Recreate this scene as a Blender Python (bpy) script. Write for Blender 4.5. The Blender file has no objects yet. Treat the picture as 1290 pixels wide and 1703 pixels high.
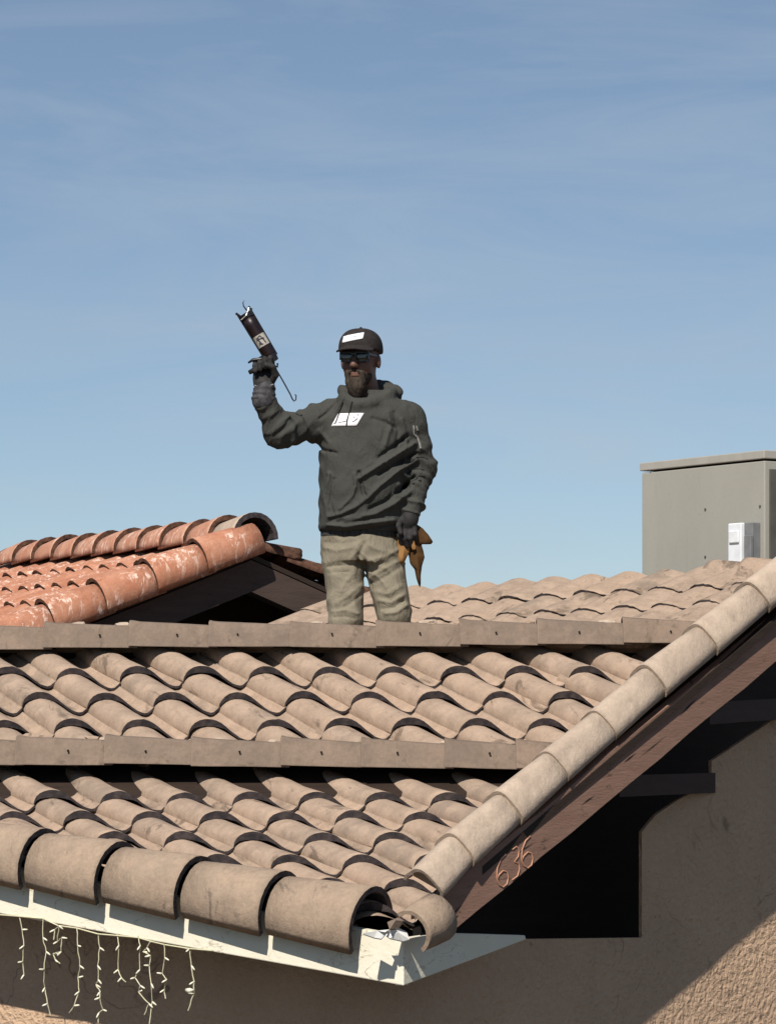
import bpy, bmesh, math, random
import numpy as np
from mathutils import Vector, Matrix

R = math.radians
random.seed(11)
rng = np.random.default_rng(5)
sc = bpy.context.scene
COL = sc.collection

# ------------------------------------------------------------------ camera, sky, sun, exposure
HC = 3.4                       # eye height above the ground
F_, CX, YH = 5000.0, 645.0, 1160.0
cam_d = bpy.data.cameras.new('camera')
cam_d.sensor_fit = 'HORIZONTAL'
cam_d.sensor_width = 36
cam_d.lens = 36 * F_ / 1290
cam_d.shift_y = (YH - 851.5) / 1290
cam_d.clip_end = 2000
cam = bpy.data.objects.new('camera', cam_d)
cam.location = (0, 0, HC)
cam.rotation_euler = (R(90), 0, 0)
COL.objects.link(cam)
sc.camera = cam

SUN_AZ, SUN_EL = R(-18), R(46)       # azimuth from the camera's back (-y), towards -x
S_DIR = Vector((math.sin(SUN_AZ) * math.cos(SUN_EL), -math.cos(SUN_AZ) * math.cos(SUN_EL), math.sin(SUN_EL)))

world = bpy.data.worlds.new('World')
sc.world = world
world.use_nodes = True
wn = world.node_tree.nodes
wl = world.node_tree.links
wn.clear()
w_out = wn.new('ShaderNodeOutputWorld')
w_bg = wn.new('ShaderNodeBackground')
w_sky = wn.new('ShaderNodeTexSky')
w_sky.sky_type = 'NISHITA'
w_sky.sun_disc = False
w_sky.sun_elevation = SUN_EL
w_sky.sun_rotation = math.atan2(S_DIR.x, S_DIR.y)
w_sky.air_density = 0.68
w_sky.dust_density = 0.15
w_sky.ozone_density = 2.5
w_bg.inputs['Strength'].default_value = 0.122
# thin cirrus: stretched noise on the view direction
w_tc = wn.new('ShaderNodeTexCoord')
w_map = wn.new('ShaderNodeMapping')
w_map.inputs['Rotation'].default_value = (0, R(-6), 0)
w_map.inputs['Scale'].default_value = (5.0, 5.0, 26.0)
w_n = wn.new('ShaderNodeTexNoise')
w_n.inputs['Scale'].default_value = 1.3
w_n.inputs['Detail'].default_value = 7
w_n.inputs['Roughness'].default_value = 0.62
w_n.inputs['Distortion'].default_value = 0.6
w_r = wn.new('ShaderNodeMapRange')
w_r.inputs['From Min'].default_value = 0.42
w_r.inputs['From Max'].default_value = 0.74
w_r.inputs['To Max'].default_value = 0.32
w_mix = wn.new('ShaderNodeMix')
w_mix.data_type = 'RGBA'
w_mix.inputs['B'].default_value = (3.3, 3.7, 4.1, 1)
w_hsv = wn.new('ShaderNodeHueSaturation')
w_hsv.inputs['Saturation'].default_value = 0.98
w_hsv.inputs['Value'].default_value = 1.0
wl.new(w_tc.outputs['Generated'], w_map.inputs['Vector'])
wl.new(w_map.outputs['Vector'], w_n.inputs['Vector'])
wl.new(w_n.outputs['Fac'], w_r.inputs['Value'])
wl.new(w_r.outputs['Result'], w_mix.inputs['Factor'])
wl.new(w_sky.outputs['Color'], w_hsv.inputs['Color'])
w_tint = wn.new('ShaderNodeMix')
w_tint.data_type = 'RGBA'
w_tint.blend_type = 'MULTIPLY'
w_tint.inputs['Factor'].default_value = 1.0
w_tint.inputs['B'].default_value = (0.90, 0.965, 1.0, 1)
w_gam = wn.new('ShaderNodeGamma')
w_gam.inputs['Gamma'].default_value = 0.72
wl.new(w_hsv.outputs['Color'], w_gam.inputs['Color'])
wl.new(w_gam.outputs['Color'], w_tint.inputs['A'])
wl.new(w_tint.outputs['Result'], w_mix.inputs['A'])
wl.new(w_mix.outputs['Result'], w_bg.inputs['Color'])
wl.new(w_bg.outputs['Background'], w_out.inputs['Surface'])

sun_d = bpy.data.lights.new('sun', 'SUN')
sun_d.energy = 5.0
sun_d.angle = R(0.53)
sun_d.color = (1.0, 0.93, 0.84)
sun = bpy.data.objects.new('sun', sun_d)
sun.rotation_euler = S_DIR.to_track_quat('Z', 'Y').to_euler()
sun.location = (0, 0, 30)
COL.objects.link(sun)

sc.view_settings.view_transform = 'Standard'
sc.view_settings.look = 'None'
sc.view_settings.exposure = 0.26
sc.view_settings.gamma = 1.0
sc.view_settings.use_curve_mapping = False

# ------------------------------------------------------------------ helpers
V = Vector
WM = {}


def P(x, y, d):
    """point of the place seen at photo pixel (x, y), d metres away"""
    return V(((x - CX) / F_ * d, d, HC + (YH - y) / F_ * d))


def hit(x, y, pt, n):
    r = V(((x - CX) / F_, 1, (YH - y) / F_))
    o = V((0, 0, HC))
    return o + r * ((pt - o).dot(n) / r.dot(n))


def empty(name, loc, label, cat, group=None):
    o = bpy.data.objects.new(name, None)
    COL.objects.link(o)
    W = Matrix.Translation(loc)
    o.matrix_basis = W
    o.empty_display_size = 0.2
    WM[o] = W
    o['label'] = label
    o['category'] = cat
    if group:
        o['group'] = group
    return o


def link(name, me, parent=None, W=None):
    o = bpy.data.objects.new(name, me)
    COL.objects.link(o)
    W = W or Matrix()
    WM[o] = W
    if parent:
        o.parent = parent
        o.matrix_basis = WM[parent].inverted() @ W
    else:
        o.matrix_basis = W
    return o


def mesh(name, verts, faces, mats, midx=None, smooth=False):
    me = bpy.data.meshes.new(name)
    me.from_pydata([tuple(v) for v in verts], [], [tuple(f) for f in faces])
    for m in (mats if isinstance(mats, (list, tuple)) else [mats]):
        me.materials.append(m)
    if midx is not None:
        me.polygons.foreach_set('material_index', np.array(midx, dtype=np.int32))
    if smooth:
        me.polygons.foreach_set('use_smooth', np.ones(len(me.polygons), dtype=bool))
    me.update()
    return me


def mk(name, verts, faces, mats, parent=None, midx=None, smooth=False):
    """world-space geometry -> one object whose origin is at its centre"""
    vs = [V(v) for v in verts]
    c = sum(vs, V()) / len(vs)
    me = mesh(name, [v - c for v in vs], faces, mats, midx, smooth)
    return link(name, me, parent, Matrix.Translation(c))


class MB:
    """collects shapes into one mesh"""
    def __init__(s):
        s.v, s.f, s.m = [], [], []

    def add(s, verts, faces, m=0):
        b = len(s.v)
        s.v += [V(v) for v in verts]
        s.f += [tuple(i + b for i in f) for f in faces]
        s.m += [m] * len(faces)

    def prism(s, poly, off, m=0):
        """polygon (list of points) extruded by vector off"""
        n = len(poly)
        a = [V(p) for p in poly]
        b = [p + V(off) for p in a]
        s.add(a + b, [tuple(range(n))[::-1], tuple(range(n, 2 * n))] +
              [(i, (i + 1) % n, (i + 1) % n + n, i + n) for i in range(n)], m)

    def box8(s, c, m=0):
        s.add(c, [(0, 3, 2, 1), (4, 5, 6, 7), (0, 1, 5, 4), (1, 2, 6, 5), (2, 3, 7, 6), (3, 0, 4, 7)], m)

    def obox(s, o, ax, ay, az, m=0):
        """box from corner o along three edge vectors"""
        o, ax, ay, az = V(o), V(ax), V(ay), V(az)
        s.box8([o, o + ax, o + ax + ay, o + ay, o + az, o + ax + az, o + ax + ay + az, o + ay + az], m)

    def tube(s, pts, r, n=6, m=0, caps=True):
        pts = [V(p) for p in pts]
        rs = r if isinstance(r, (list, tuple)) else [r] * len(pts)
        vs, fs = [], []
        t0 = (pts[1] - pts[0]).normalized()
        u = t0.orthogonal().normalized()
        for i, p in enumerate(pts):
            t = (pts[min(i + 1, len(pts) - 1)] - pts[max(i - 1, 0)]).normalized()
            u = (u - t * u.dot(t)).normalized()
            w = t.cross(u)
            for k in range(n):
                a = 2 * math.pi * k / n
                vs.append(p + (u * math.cos(a) + w * math.sin(a)) * rs[i])
        for i in range(len(pts) - 1):
            for k in range(n):
                k2 = (k + 1) % n
                fs.append((i * n + k, i * n + k2, (i + 1) * n + k2, (i + 1) * n + k))
        if caps:
            fs.append(tuple(range(n))[::-1])
            fs.append(tuple(range((len(pts) - 1) * n, len(pts) * n)))
        s.add(vs, fs, m)

    def build(s, name, mats, parent=None, smooth=False):
        return mk(name, s.v, s.f, mats, parent, s.m, smooth)


def bevel_obj(o, w, seg=2):
    md = o.modifiers.new('bevel', 'BEVEL')
    md.width = w
    md.segments = seg
    md.limit_method = 'ANGLE'
    md.angle_limit = R(40)
    return o


# ------------------------------------------------------------------ materials
class Mat:
    def __init__(s, name, rough=0.85, spec=0.3):
        s.m = bpy.data.materials.new(name)
        s.m.use_nodes = True
        s.t = s.m.node_tree
        s.n = s.t.nodes
        s.b = s.n['Principled BSDF']
        s.b.inputs['Roughness'].default_value = rough
        s.b.inputs['Specular IOR Level'].default_value = spec
        s.tc = s.n.new('ShaderNodeTexCoord')
        s.vec = s.tc.outputs['Object']

    def l(s, a, b):
        s.t.links.new(a, b)

    def per_object(s, turn=0.0):
        """shift the pattern by the object's own random number"""
        oi = s.n.new('ShaderNodeObjectInfo')
        mu = s.n.new('ShaderNodeMath'); mu.operation = 'MULTIPLY'; mu.inputs[1].default_value = 61.7
        s.l(oi.outputs['Random'], mu.inputs[0])
        ad = s.n.new('ShaderNodeVectorMath'); ad.operation = 'ADD'
        s.l(s.vec, ad.inputs[0]); s.l(mu.outputs[0], ad.inputs[1])
        s.vec = ad.outputs[0]
        if turn:
            mp = s.n.new('ShaderNodeMapping')
            mp.inputs['Rotation'].default_value = (0, 0, turn)
            s.l(s.vec, mp.inputs['Vector']); s.vec = mp.outputs['Vector']
        s.rand = oi.outputs['Random']

    def noise(s, scale, detail=4, rough=0.55, stretch=None, dist=0.0):
        v = s.vec
        if stretch:
            mp = s.n.new('ShaderNodeMapping')
            mp.inputs['Scale'].default_value = stretch
            s.l(v, mp.inputs['Vector']); v = mp.outputs['Vector']
        nz = s.n.new('ShaderNodeTexNoise')
        nz.inputs['Scale'].default_value = scale
        nz.inputs['Detail'].default_value = detail
        nz.inputs['Roughness'].default_value = rough
        nz.inputs['Distortion'].default_value = dist
        s.l(v, nz.inputs['Vector'])
        return nz.outputs['Fac']

    def voronoi(s, scale, feature='F1', stretch=None):
        v = s.vec
        if stretch:
            mp = s.n.new('ShaderNodeMapping')
            mp.inputs['Scale'].default_value = stretch
            s.l(v, mp.inputs['Vector']); v = mp.outputs['Vector']
        nz = s.n.new('ShaderNodeTexVoronoi')
        nz.feature = feature
        nz.inputs['Scale'].default_value = scale
        s.l(v, nz.inputs['Vector'])
        return nz.outputs['Distance']

    def ramp(s, fac, lo, hi, a=0.0, b=1.0):
        r = s.n.new('ShaderNodeMapRange')
        r.inputs['From Min'].default_value = lo
        r.inputs['From Max'].default_value = hi
        r.inputs['To Min'].default_value = a
        r.inputs['To Max'].default_value = b
        s.l(fac, r.inputs['Value'])
        return r.outputs['Result']

    def mul(s, a, b):
        m = s.n.new('ShaderNodeMath'); m.operation = 'MULTIPLY'
        s.l(a, m.inputs[0]); s.l(b, m.inputs[1])
        return m.outputs[0]

    def mix(s, fac, a, b, mode='MIX'):
        m = s.n.new('ShaderNodeMix'); m.data_type = 'RGBA'; m.blend_type = mode
        for k, x in (('A', a), ('B', b)):
            if isinstance(x, tuple):
                m.inputs[k].default_value = (*x, 1)
            else:
                s.l(x, m.inputs[k])
        if isinstance(fac, (int, float)):
            m.inputs['Factor'].default_value = fac
        else:
            s.l(fac, m.inputs['Factor'])
        return m.outputs['Result']

    def color(s, c):
        if isinstance(c, tuple):
            s.b.inputs['Base Color'].default_value = (*c, 1)
        else:
            s.l(c, s.b.inputs['Base Color'])

    def bump(s, fac, strength=0.3, dist=0.01):
        b = s.n.new('ShaderNodeBump')
        b.inputs['Strength'].default_value = strength
        b.inputs['Distance'].default_value = dist
        s.l(fac, b.inputs['Height'])
        if getattr(s, 'last_bump', None):
            s.l(s.last_bump, b.inputs['Normal'])
        s.last_bump = b.outputs['Normal']
        s.l(b.outputs['Normal'], s.b.inputs['Normal'])


def tile_material(name, ca, cb, cc, stain=(0.10, 0.075, 0.055), stain_lo=0.585, lime=0.0, speck=0.22, turn=0.0, side=False):
    m = Mat(name, 0.9, 0.2)
    m.per_object(turn)
    c = m.mix(m.ramp(m.rand, 0, 1), ca, cb)
    c = m.mix(m.ramp(m.noise(7, 5, 0.65), 0.40, 0.62), c, cc)
    c = m.mix(m.ramp(m.noise(16, 6, 0.7), 0.48, 0.70, 0, 0.45), c, tuple(x * 0.6 for x in ca))
    c = m.mix(m.ramp(m.noise(11, 4, 0.6), 0.55, 0.72, 0, 0.4), c, tuple(min(1, x * 1.28) for x in ca))
    c = m.mix(m.ramp(m.noise(14, 5, 0.65, (2.6, 0.35, 1)), 0.54, 0.72, 0, 0.42), c, tuple(0.5 * x + 0.5 * y for x, y in zip(stain, ca)))
    c = m.mix(m.ramp(m.noise(70, 5, 0.75), 0.40, 0.75, 0, speck), c, (0.05, 0.04, 0.035))
    c = m.mix(m.ramp(m.noise(140, 3, 0.7), 0.55, 0.8, 0, speck), c, tuple(min(1, x * 1.5) for x in ca))
    c = m.mix(m.ramp(m.noise(3.8, 7, 0.72, (1.7, 0.5, 1), 1.0), stain_lo, stain_lo + 0.06, 0, 0.72), c, stain)
    c = m.mix(m.ramp(m.noise(24, 3, 0.6, (2.4, 0.7, 1)), 0.72, 0.77, 0, 0.65), c, (0.07, 0.05, 0.045))
    if side:
        # brown run-off stain on the right flank of some tiles
        sp = m.n.new('ShaderNodeSeparateXYZ')
        m.l(m.tc.outputs['Object'], sp.inputs[0])
        k = m.mul(m.ramp(sp.outputs['X'], 0.035, 0.075), m.ramp(sp.outputs['X'], 0.16, 0.11))
        k = m.mul(k, m.ramp(sp.outputs['Y'], 0.20, 0.03))
        k = m.mul(k, m.ramp(m.rand, 0.55, 0.85))
        k = m.mul(k, m.ramp(m.noise(19, 6, 0.7), 0.36, 0.56))
        c = m.mix(m.ramp(k, 0, 1, 0, 0.8), c, (0.11, 0.08, 0.055))
    if lime:
        st = m.mul(m.ramp(m.noise(15, 6, 0.72, (2.0, 2.0, 0.45), 0.6), 0.52, 0.60), m.ramp(m.noise(4.2, 3), 0.42, 0.54))
        c = m.mix(m.mul(st, m.ramp(m.noise(40, 3), 0.3, 0.6, 0.25, lime)), c, (0.80, 0.66, 0.57))
    m.color(c)
    m.bump(m.noise(120, 5, 0.7), 0.45, 0.004)
    m.bump(m.noise(16, 4, 0.6, (1.8, 0.6, 1)), 0.5, 0.010)
    return m.m


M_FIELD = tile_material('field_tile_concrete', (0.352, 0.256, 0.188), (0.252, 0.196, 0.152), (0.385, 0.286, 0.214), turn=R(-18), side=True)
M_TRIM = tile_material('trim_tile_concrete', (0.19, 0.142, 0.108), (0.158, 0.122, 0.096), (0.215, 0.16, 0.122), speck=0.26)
M_EDGE = tile_material('edge_tile_concrete', (0.315, 0.236, 0.172), (0.275, 0.212, 0.16), (0.355, 0.264, 0.192), stain=(0.13, 0.10, 0.08), speck=0.26)
M_RAKE = tile_material('rake_tile_concrete', (0.41, 0.325, 0.252), (0.38, 0.30, 0.234), (0.45, 0.36, 0.28), stain=(0.2, 0.15, 0.11), stain_lo=0.68, speck=0.2)
M_CLAY = tile_material('orange_clay_tile', (0.40, 0.17, 0.10), (0.34, 0.138, 0.08), (0.45, 0.225, 0.145), stain=(0.20, 0.085, 0.055), lime=0.75)
M_CLAYRIDGE = tile_material('orange_ridge_clay', (0.43, 0.21, 0.138), (0.385, 0.178, 0.115), (0.47, 0.262, 0.178), stain=(0.3, 0.13, 0.08), lime=0.6)

m = Mat('shaded_tile_nose', 0.95, 0.15)
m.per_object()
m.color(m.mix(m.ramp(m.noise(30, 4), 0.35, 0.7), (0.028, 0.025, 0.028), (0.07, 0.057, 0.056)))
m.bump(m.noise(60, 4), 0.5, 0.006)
M_NOSE = m.m  # dark ends: shade of the hollow under each tile, put into the colour
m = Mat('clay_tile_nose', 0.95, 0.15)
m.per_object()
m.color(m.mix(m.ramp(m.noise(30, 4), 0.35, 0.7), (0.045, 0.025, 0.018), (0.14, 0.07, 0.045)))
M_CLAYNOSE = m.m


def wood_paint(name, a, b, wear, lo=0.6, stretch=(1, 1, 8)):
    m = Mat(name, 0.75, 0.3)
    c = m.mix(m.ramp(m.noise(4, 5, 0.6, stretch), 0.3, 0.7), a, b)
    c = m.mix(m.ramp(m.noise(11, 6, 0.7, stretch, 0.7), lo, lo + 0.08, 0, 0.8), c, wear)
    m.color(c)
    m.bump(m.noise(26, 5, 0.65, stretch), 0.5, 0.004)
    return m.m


M_BOARD = wood_paint('brown_board_paint', (0.20, 0.115, 0.083), (0.25, 0.148, 0.108), (0.06, 0.036, 0.028), 0.60, (1.2, 1.2, 5))
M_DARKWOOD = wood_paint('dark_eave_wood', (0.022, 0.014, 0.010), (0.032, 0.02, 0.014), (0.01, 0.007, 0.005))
M_LOOKOUT = wood_paint('lookout_wood', (0.045, 0.026, 0.02), (0.06, 0.035, 0.027), (0.04, 0.025, 0.02))
M_CLAYBOARD = wood_paint('far_board_paint', (0.05, 0.033, 0.027), (0.068, 0.046, 0.037), (0.02, 0.012, 0.01))

m = Mat('peeling_white_paint', 0.6, 0.35)
c = m.mix(m.ramp(m.noise(6, 5, 0.6), 0.3, 0.7), (0.68, 0.64, 0.51), (0.74, 0.70, 0.58))
nz = m.noise(9, 3, 0.6, (1, 1, 2.0), 0.5)
cr = m.mul(m.ramp(nz, 0.480, 0.5), m.ramp(nz, 0.5, 0.520, 1, 0))
msk = m.ramp(m.noise(7, 4, 0.6), 0.50, 0.62)
crm = m.mul(cr, msk)
c = m.mix(m.ramp(crm, 0, 1, 0, 0.7), c, (0.25, 0.20, 0.13))
c = m.mix(m.ramp(m.noise(19, 6, 0.75, (1, 1, 1.6), 0.8), 0.66, 0.70, 0, 0.6), c, (0.30, 0.25, 0.17))
m.color(c)
m.bump(m.noise(20, 6, 0.7), 0.5, 0.006)
M_WHITE = m.m

m = Mat('stucco', 0.95, 0.15)
c = m.mix(m.ramp(m.noise(2.5, 4), 0.3, 0.7), (0.56, 0.385, 0.255), (0.48, 0.33, 0.22))
c = m.mix(m.ramp(m.noise(60, 4), 0.4, 0.75, 0, 0.35), c, (0.58, 0.43, 0.31))
c = m.mix(m.ramp(m.noise(1.3, 5, 0.6, (1, 1, 0.5)), 0.5, 0.75, 0, 0.3), c, (0.38, 0.27, 0.19))
m.color(c)
nz = m.noise(1.6, 4, 0.6, None, 0.4)
c = m.mix(m.mul(m.mul(m.ramp(nz, 0.494, 0.5), m.ramp(nz, 0.5, 0.506, 1, 0)), m.ramp(m.noise(2.2, 3), 0.5, 0.6)), c, (0.2, 0.14, 0.10))
c = m.mix(m.ramp(m.noise(5, 6, 0.7, (1.5, 1.5, 0.2)), 0.55, 0.78, 0, 0.35), c, (0.33, 0.24, 0.17))
m.color(c)
m.bump(m.noise(42, 3, 0.55), 0.9, 0.020)
m.bump(m.noise(120, 4, 0.7), 0.6, 0.006)
M_STUCCO = m.m

m = Mat('cooler_grey_paint', 0.55, 0.4)
c = m.mix(m.ramp(m.noise(3, 5, 0.6, (1, 1, 0.4)), 0.3, 0.7), (0.295, 0.288, 0.25), (0.33, 0.322, 0.282))
c = m.mix(m.ramp(m.noise(9, 6, 0.7, (2.5, 2.5, 0.25)), 0.60, 0.78, 0, 0.35), c, (0.19, 0.175, 0.135))
c = m.mix(m.ramp(m.noise(60, 3), 0.6, 0.8, 0, 0.25), c, (0.16, 0.15, 0.12))
c = m.mix(m.ramp(m.noise(26, 2), 0.77, 0.79, 0, 0.8), c, (0.07, 0.06, 0.05))
m.color(c)
m.bump(m.noise(60, 4), 0.12, 0.004)
M_COOLER = m.m
m = Mat('cooler_side_shade', 0.7, 0.3)
m.color(m.mix(m.ramp(m.noise(9, 5), 0.3, 0.7), (0.07, 0.066, 0.058), (0.095, 0.09, 0.08)))
M_SIDESHADE = m.m  # dark grey: the side's shade put into the colour; screws share it
m = Mat('cooler_lid', 0.5, 0.4)
m.color(m.mix(m.ramp(m.noise(7, 5), 0.3, 0.7), (0.30, 0.285, 0.25), (0.36, 0.345, 0.31)))
M_LID = m.m


def plain(name, c, rough=0.6, spec=0.4, var=0.25, scale=20, metal=0.0, bump=0.0):
    m = Mat(name, rough, spec)
    m.color(m.mix(m.ramp(m.noise(scale, 5), 0.3, 0.7), tuple(x * (1 - var) for x in c), tuple(min(1, x * (1 + var)) for x in c)))
    m.b.inputs['Metallic'].default_value = metal
    if bump:
        m.bump(m.noise(scale * 3, 4), bump, 0.004)
    return m.m


M_SWITCH = plain('switch_box_white', (0.66, 0.69, 0.72), 0.5, 0.4, 0.08)
M_SWITCHSIDE = plain('switch_box_grey', (0.16, 0.165, 0.17), 0.5, 0.4, 0.12)
M_BLACK = plain('black_gap', (0.012, 0.011, 0.01), 0.9, 0.1)
M_WIRE = plain('cream_light_wire', (0.50, 0.47, 0.32), 0.5, 0.4, 0.15)
M_BULB = plain('clear_bulb_plastic', (0.66, 0.64, 0.50), 0.25, 0.5, 0.1)
M_FOIL = plain('crumpled_white_flashing', (0.70, 0.70, 0.68), 0.45, 0.5, 0.2, 9)
M_NUM = plain('copper_numerals', (0.42, 0.21, 0.13), 0.6, 0.5, 0.25, 40)
M_GROUND = plain('dry_ground', (0.06, 0.048, 0.035), 0.95, 0.1, 0.3, 0.6, bump=0.3)

m = Mat('charcoal_hoodie_fleece', 0.95, 0.12)
c = m.mix(m.ramp(m.noise(6, 6, 0.65), 0.3, 0.7), (0.040, 0.041, 0.037), (0.056, 0.057, 0.051))
c = m.mix(m.ramp(m.noise(200, 3, 0.7), 0.4, 0.8, 0, 0.35), c, (0.075, 0.075, 0.068))
m.color(c)
m.bump(m.noise(140, 4, 0.7), 0.4, 0.003)
m.bump(m.noise(13, 5, 0.6, (1.6, 1.6, 0.8), 0.8), 0.55, 0.022)
M_HOODIE = m.m
m = Mat('ribbed_hem_knit', 0.95, 0.12)
m.color(m.mix(m.ramp(m.noise(90, 3, 0.6, (1, 1, 0.08)), 0.35, 0.65), (0.032, 0.032, 0.030), (0.055, 0.055, 0.052)))
m.bump(m.noise(110, 2, 0.5, (1, 1, 0.06)), 0.8, 0.006)
M_RIB = m.m
m = Mat('khaki_work_trousers', 0.9, 0.15)
c = m.mix(m.ramp(m.noise(6, 6, 0.65), 0.3, 0.7), (0.185, 0.162, 0.118), (0.235, 0.208, 0.155))
c = m.mix(m.ramp(m.noise(160, 3, 0.7), 0.4, 0.8, 0, 0.3), c, (0.10, 0.09, 0.065))
m.color(c)
m.bump(m.noise(160, 4, 0.7), 0.3, 0.003)
m.bump(m.noise(12, 5, 0.6, (1.5, 1.5, 0.7), 1.0), 0.6, 0.024)
M_PANTS = m.m
m = Mat('skin', 0.55, 0.35)
m.color(m.mix(m.ramp(m.noise(24, 4), 0.3, 0.7), (0.115, 0.059, 0.041), (0.15, 0.08, 0.056)))
M_SKIN = m.m
m = Mat('grey_brown_beard', 0.9, 0.2)
m.color(m.mix(m.ramp(m.noise(90, 4, 0.7, (1, 1, 0.3)), 0.35, 0.7), (0.018, 0.014, 0.011), (0.075, 0.058, 0.045)))
m.bump(m.noise(150, 4, 0.7, (1, 1, 0.25)), 0.8, 0.006)
M_BEARD = m.m
M_CAP = plain('dark_brown_cap_cloth', (0.026, 0.022, 0.021), 0.9, 0.15, 0.25, 60, bump=0.3)
M_LENS = plain('dark_glossy_lens', (0.012, 0.022, 0.022), 0.08, 0.8, 0.1)
M_FRAME = plain('black_glasses_frame', (0.01, 0.01, 0.011), 0.35, 0.5, 0.1)
M_GLOVE = plain('black_work_glove', (0.022, 0.021, 0.021), 0.75, 0.3, 0.45, 45, bump=0.5)
M_CUFF = plain('grey_glove_cuff', (0.045, 0.045, 0.048), 0.8, 0.3, 0.6, 40, bump=0.5)
M_PATCH = plain('white_print', (0.78, 0.78, 0.80), 0.8, 0.2, 0.05)
M_PRINTDARK = plain('dark_print', (0.05, 0.045, 0.06), 0.8, 0.2, 0.1)
M_PRINTFAINT = plain('faint_violet_print', (0.25, 0.24, 0.34), 0.8, 0.2, 0.1)
M_PRINTGREY = plain('faded_sleeve_print', (0.20, 0.20, 0.185), 0.9, 0.2, 0.3, 60)
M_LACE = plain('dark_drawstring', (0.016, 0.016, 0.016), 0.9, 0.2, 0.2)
M_BOOT = plain('brown_work_boot', (0.07, 0.045, 0.03), 0.8, 0.3, 0.3)
M_GUNTUBE = plain('maroon_cartridge_plastic', (0.013, 0.006, 0.007), 0.4, 0.4, 0.35, 15)
M_GUNMETAL = plain('black_gun_metal', (0.014, 0.014, 0.016), 0.4, 0.5, 0.3, metal=0.2)
M_GUNLABEL = plain('cartridge_label', (0.34, 0.32, 0.28), 0.6, 0.3, 0.2)
M_STEEL = plain('bright_wire_steel', (0.6, 0.58, 0.54), 0.35, 0.5, 0.1, metal=0.5)


def leaf_mat(name, a, b):
    m = Mat(name, 0.8, 0.2)
    c = m.mix(m.ramp(m.noise(14, 5, 0.65, (1, 1, 0.5)), 0.3, 0.7), a, b)
    c = m.mix(m.ramp(m.noise(50, 4, 0.7, (3, 3, 0.5)), 0.55, 0.75, 0, 0.5), c, tuple(x * 0.4 for x in a))
    m.color(c)
    m.bump(m.noise(40, 4, 0.6, (3, 3, 0.5)), 0.5, 0.004)
    return m.m


M_LEAFTAN = leaf_mat('tan_dry_leaf', (0.22, 0.11, 0.036), (0.30, 0.16, 0.06))
M_LEAFBROWN = leaf_mat('brown_dry_leaf', (0.045, 0.021, 0.007), (0.085, 0.042, 0.013))

# ------------------------------------------------------------------ ground
gm = mesh('ground', [(-900, -300, 0), (900, -300, 0), (900, 1500, 0), (-900, 1500, 0)], [(0, 1, 2, 3)], M_GROUND)
g = link('ground', gm)
g['kind'] = 'structure'

# ------------------------------------------------------------------ roof-tile shapes
HUMP = 0.074
PROF = [(-.285, .27), (-.27, .46), (-.24, .65), (-.19, .81), (-.12, .93), (-.05, .99), (0, 1.0), (.06, .985), (.13, .92), (.20, .80), (.27, .63), (.34, .44), (.41, .26), (.48, .11), (.54, .03), (.59, .0), (.64, .03), (.69, .15), (.735, .30)]


def s_tile(name, mats, ex, ey, hump=HUMP, thick=0.031, tilt=0.022, jit=0.0, chip=0.0, seed=0, lap=1.22, gap=0.21):
    """S-tile lying in a roof plane: ex = step to the next column, ey = step to the next course up
    (both in the plane's own X, U); nose at the origin, crest along ey, z out of the roof"""
    rr = random.Random(seed)
    ex, ey = V((ex[0], ex[1], 0)), V((ey[0], ey[1], 0))
    rows = [0.0, 0.16, 0.60, lap]
    top, bot = [], []
    ch = [rr.uniform(0, chip) for _ in PROF]
    n = len(PROF)
    for j, y in enumerate(rows):
        lift = tilt * max(0, 1 - y)
        for i, (u, h) in enumerate(PROF):
            yy = y + (ch[i] if j == 0 else 0)
            w = rr.uniform(-jit, jit)
            z = h * hump * (1 + gap * max(0, 1 - y)) + lift + w
            q = ex * u + ey * yy
            top.append((q.x, q.y, z))
            bot.append((q.x, q.y, z - thick * (0.36 + 0.64 * max(0, 1 - (u / .29) ** 2))))
    vs = top + bot
    o = len(top)
    fs, mi = [], []
    nr = len(rows)
    for j in range(nr - 1):
        for i in range(n - 1):
            a = j * n + i
            fs.append((a, a + 1, a + n + 1, a + n)); mi.append(0)
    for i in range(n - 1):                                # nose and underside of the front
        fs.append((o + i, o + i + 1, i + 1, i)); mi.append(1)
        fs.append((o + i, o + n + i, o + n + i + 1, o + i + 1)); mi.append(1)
    for j in range(nr - 1):
        a, b = j * n, (j + 1) * n
        fs.append((o + a, a, b, o + b)); mi.append(0)
        a, b = j * n + n - 1, (j + 1) * n + n - 1
        fs.append((a, o + a, o + b, b)); mi.append(1)
    me = mesh(name, vs, fs, mats, mi)
    for p, k in zip(me.polygons, mi):
        p.use_smooth = (k == 0)
    return me


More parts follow.
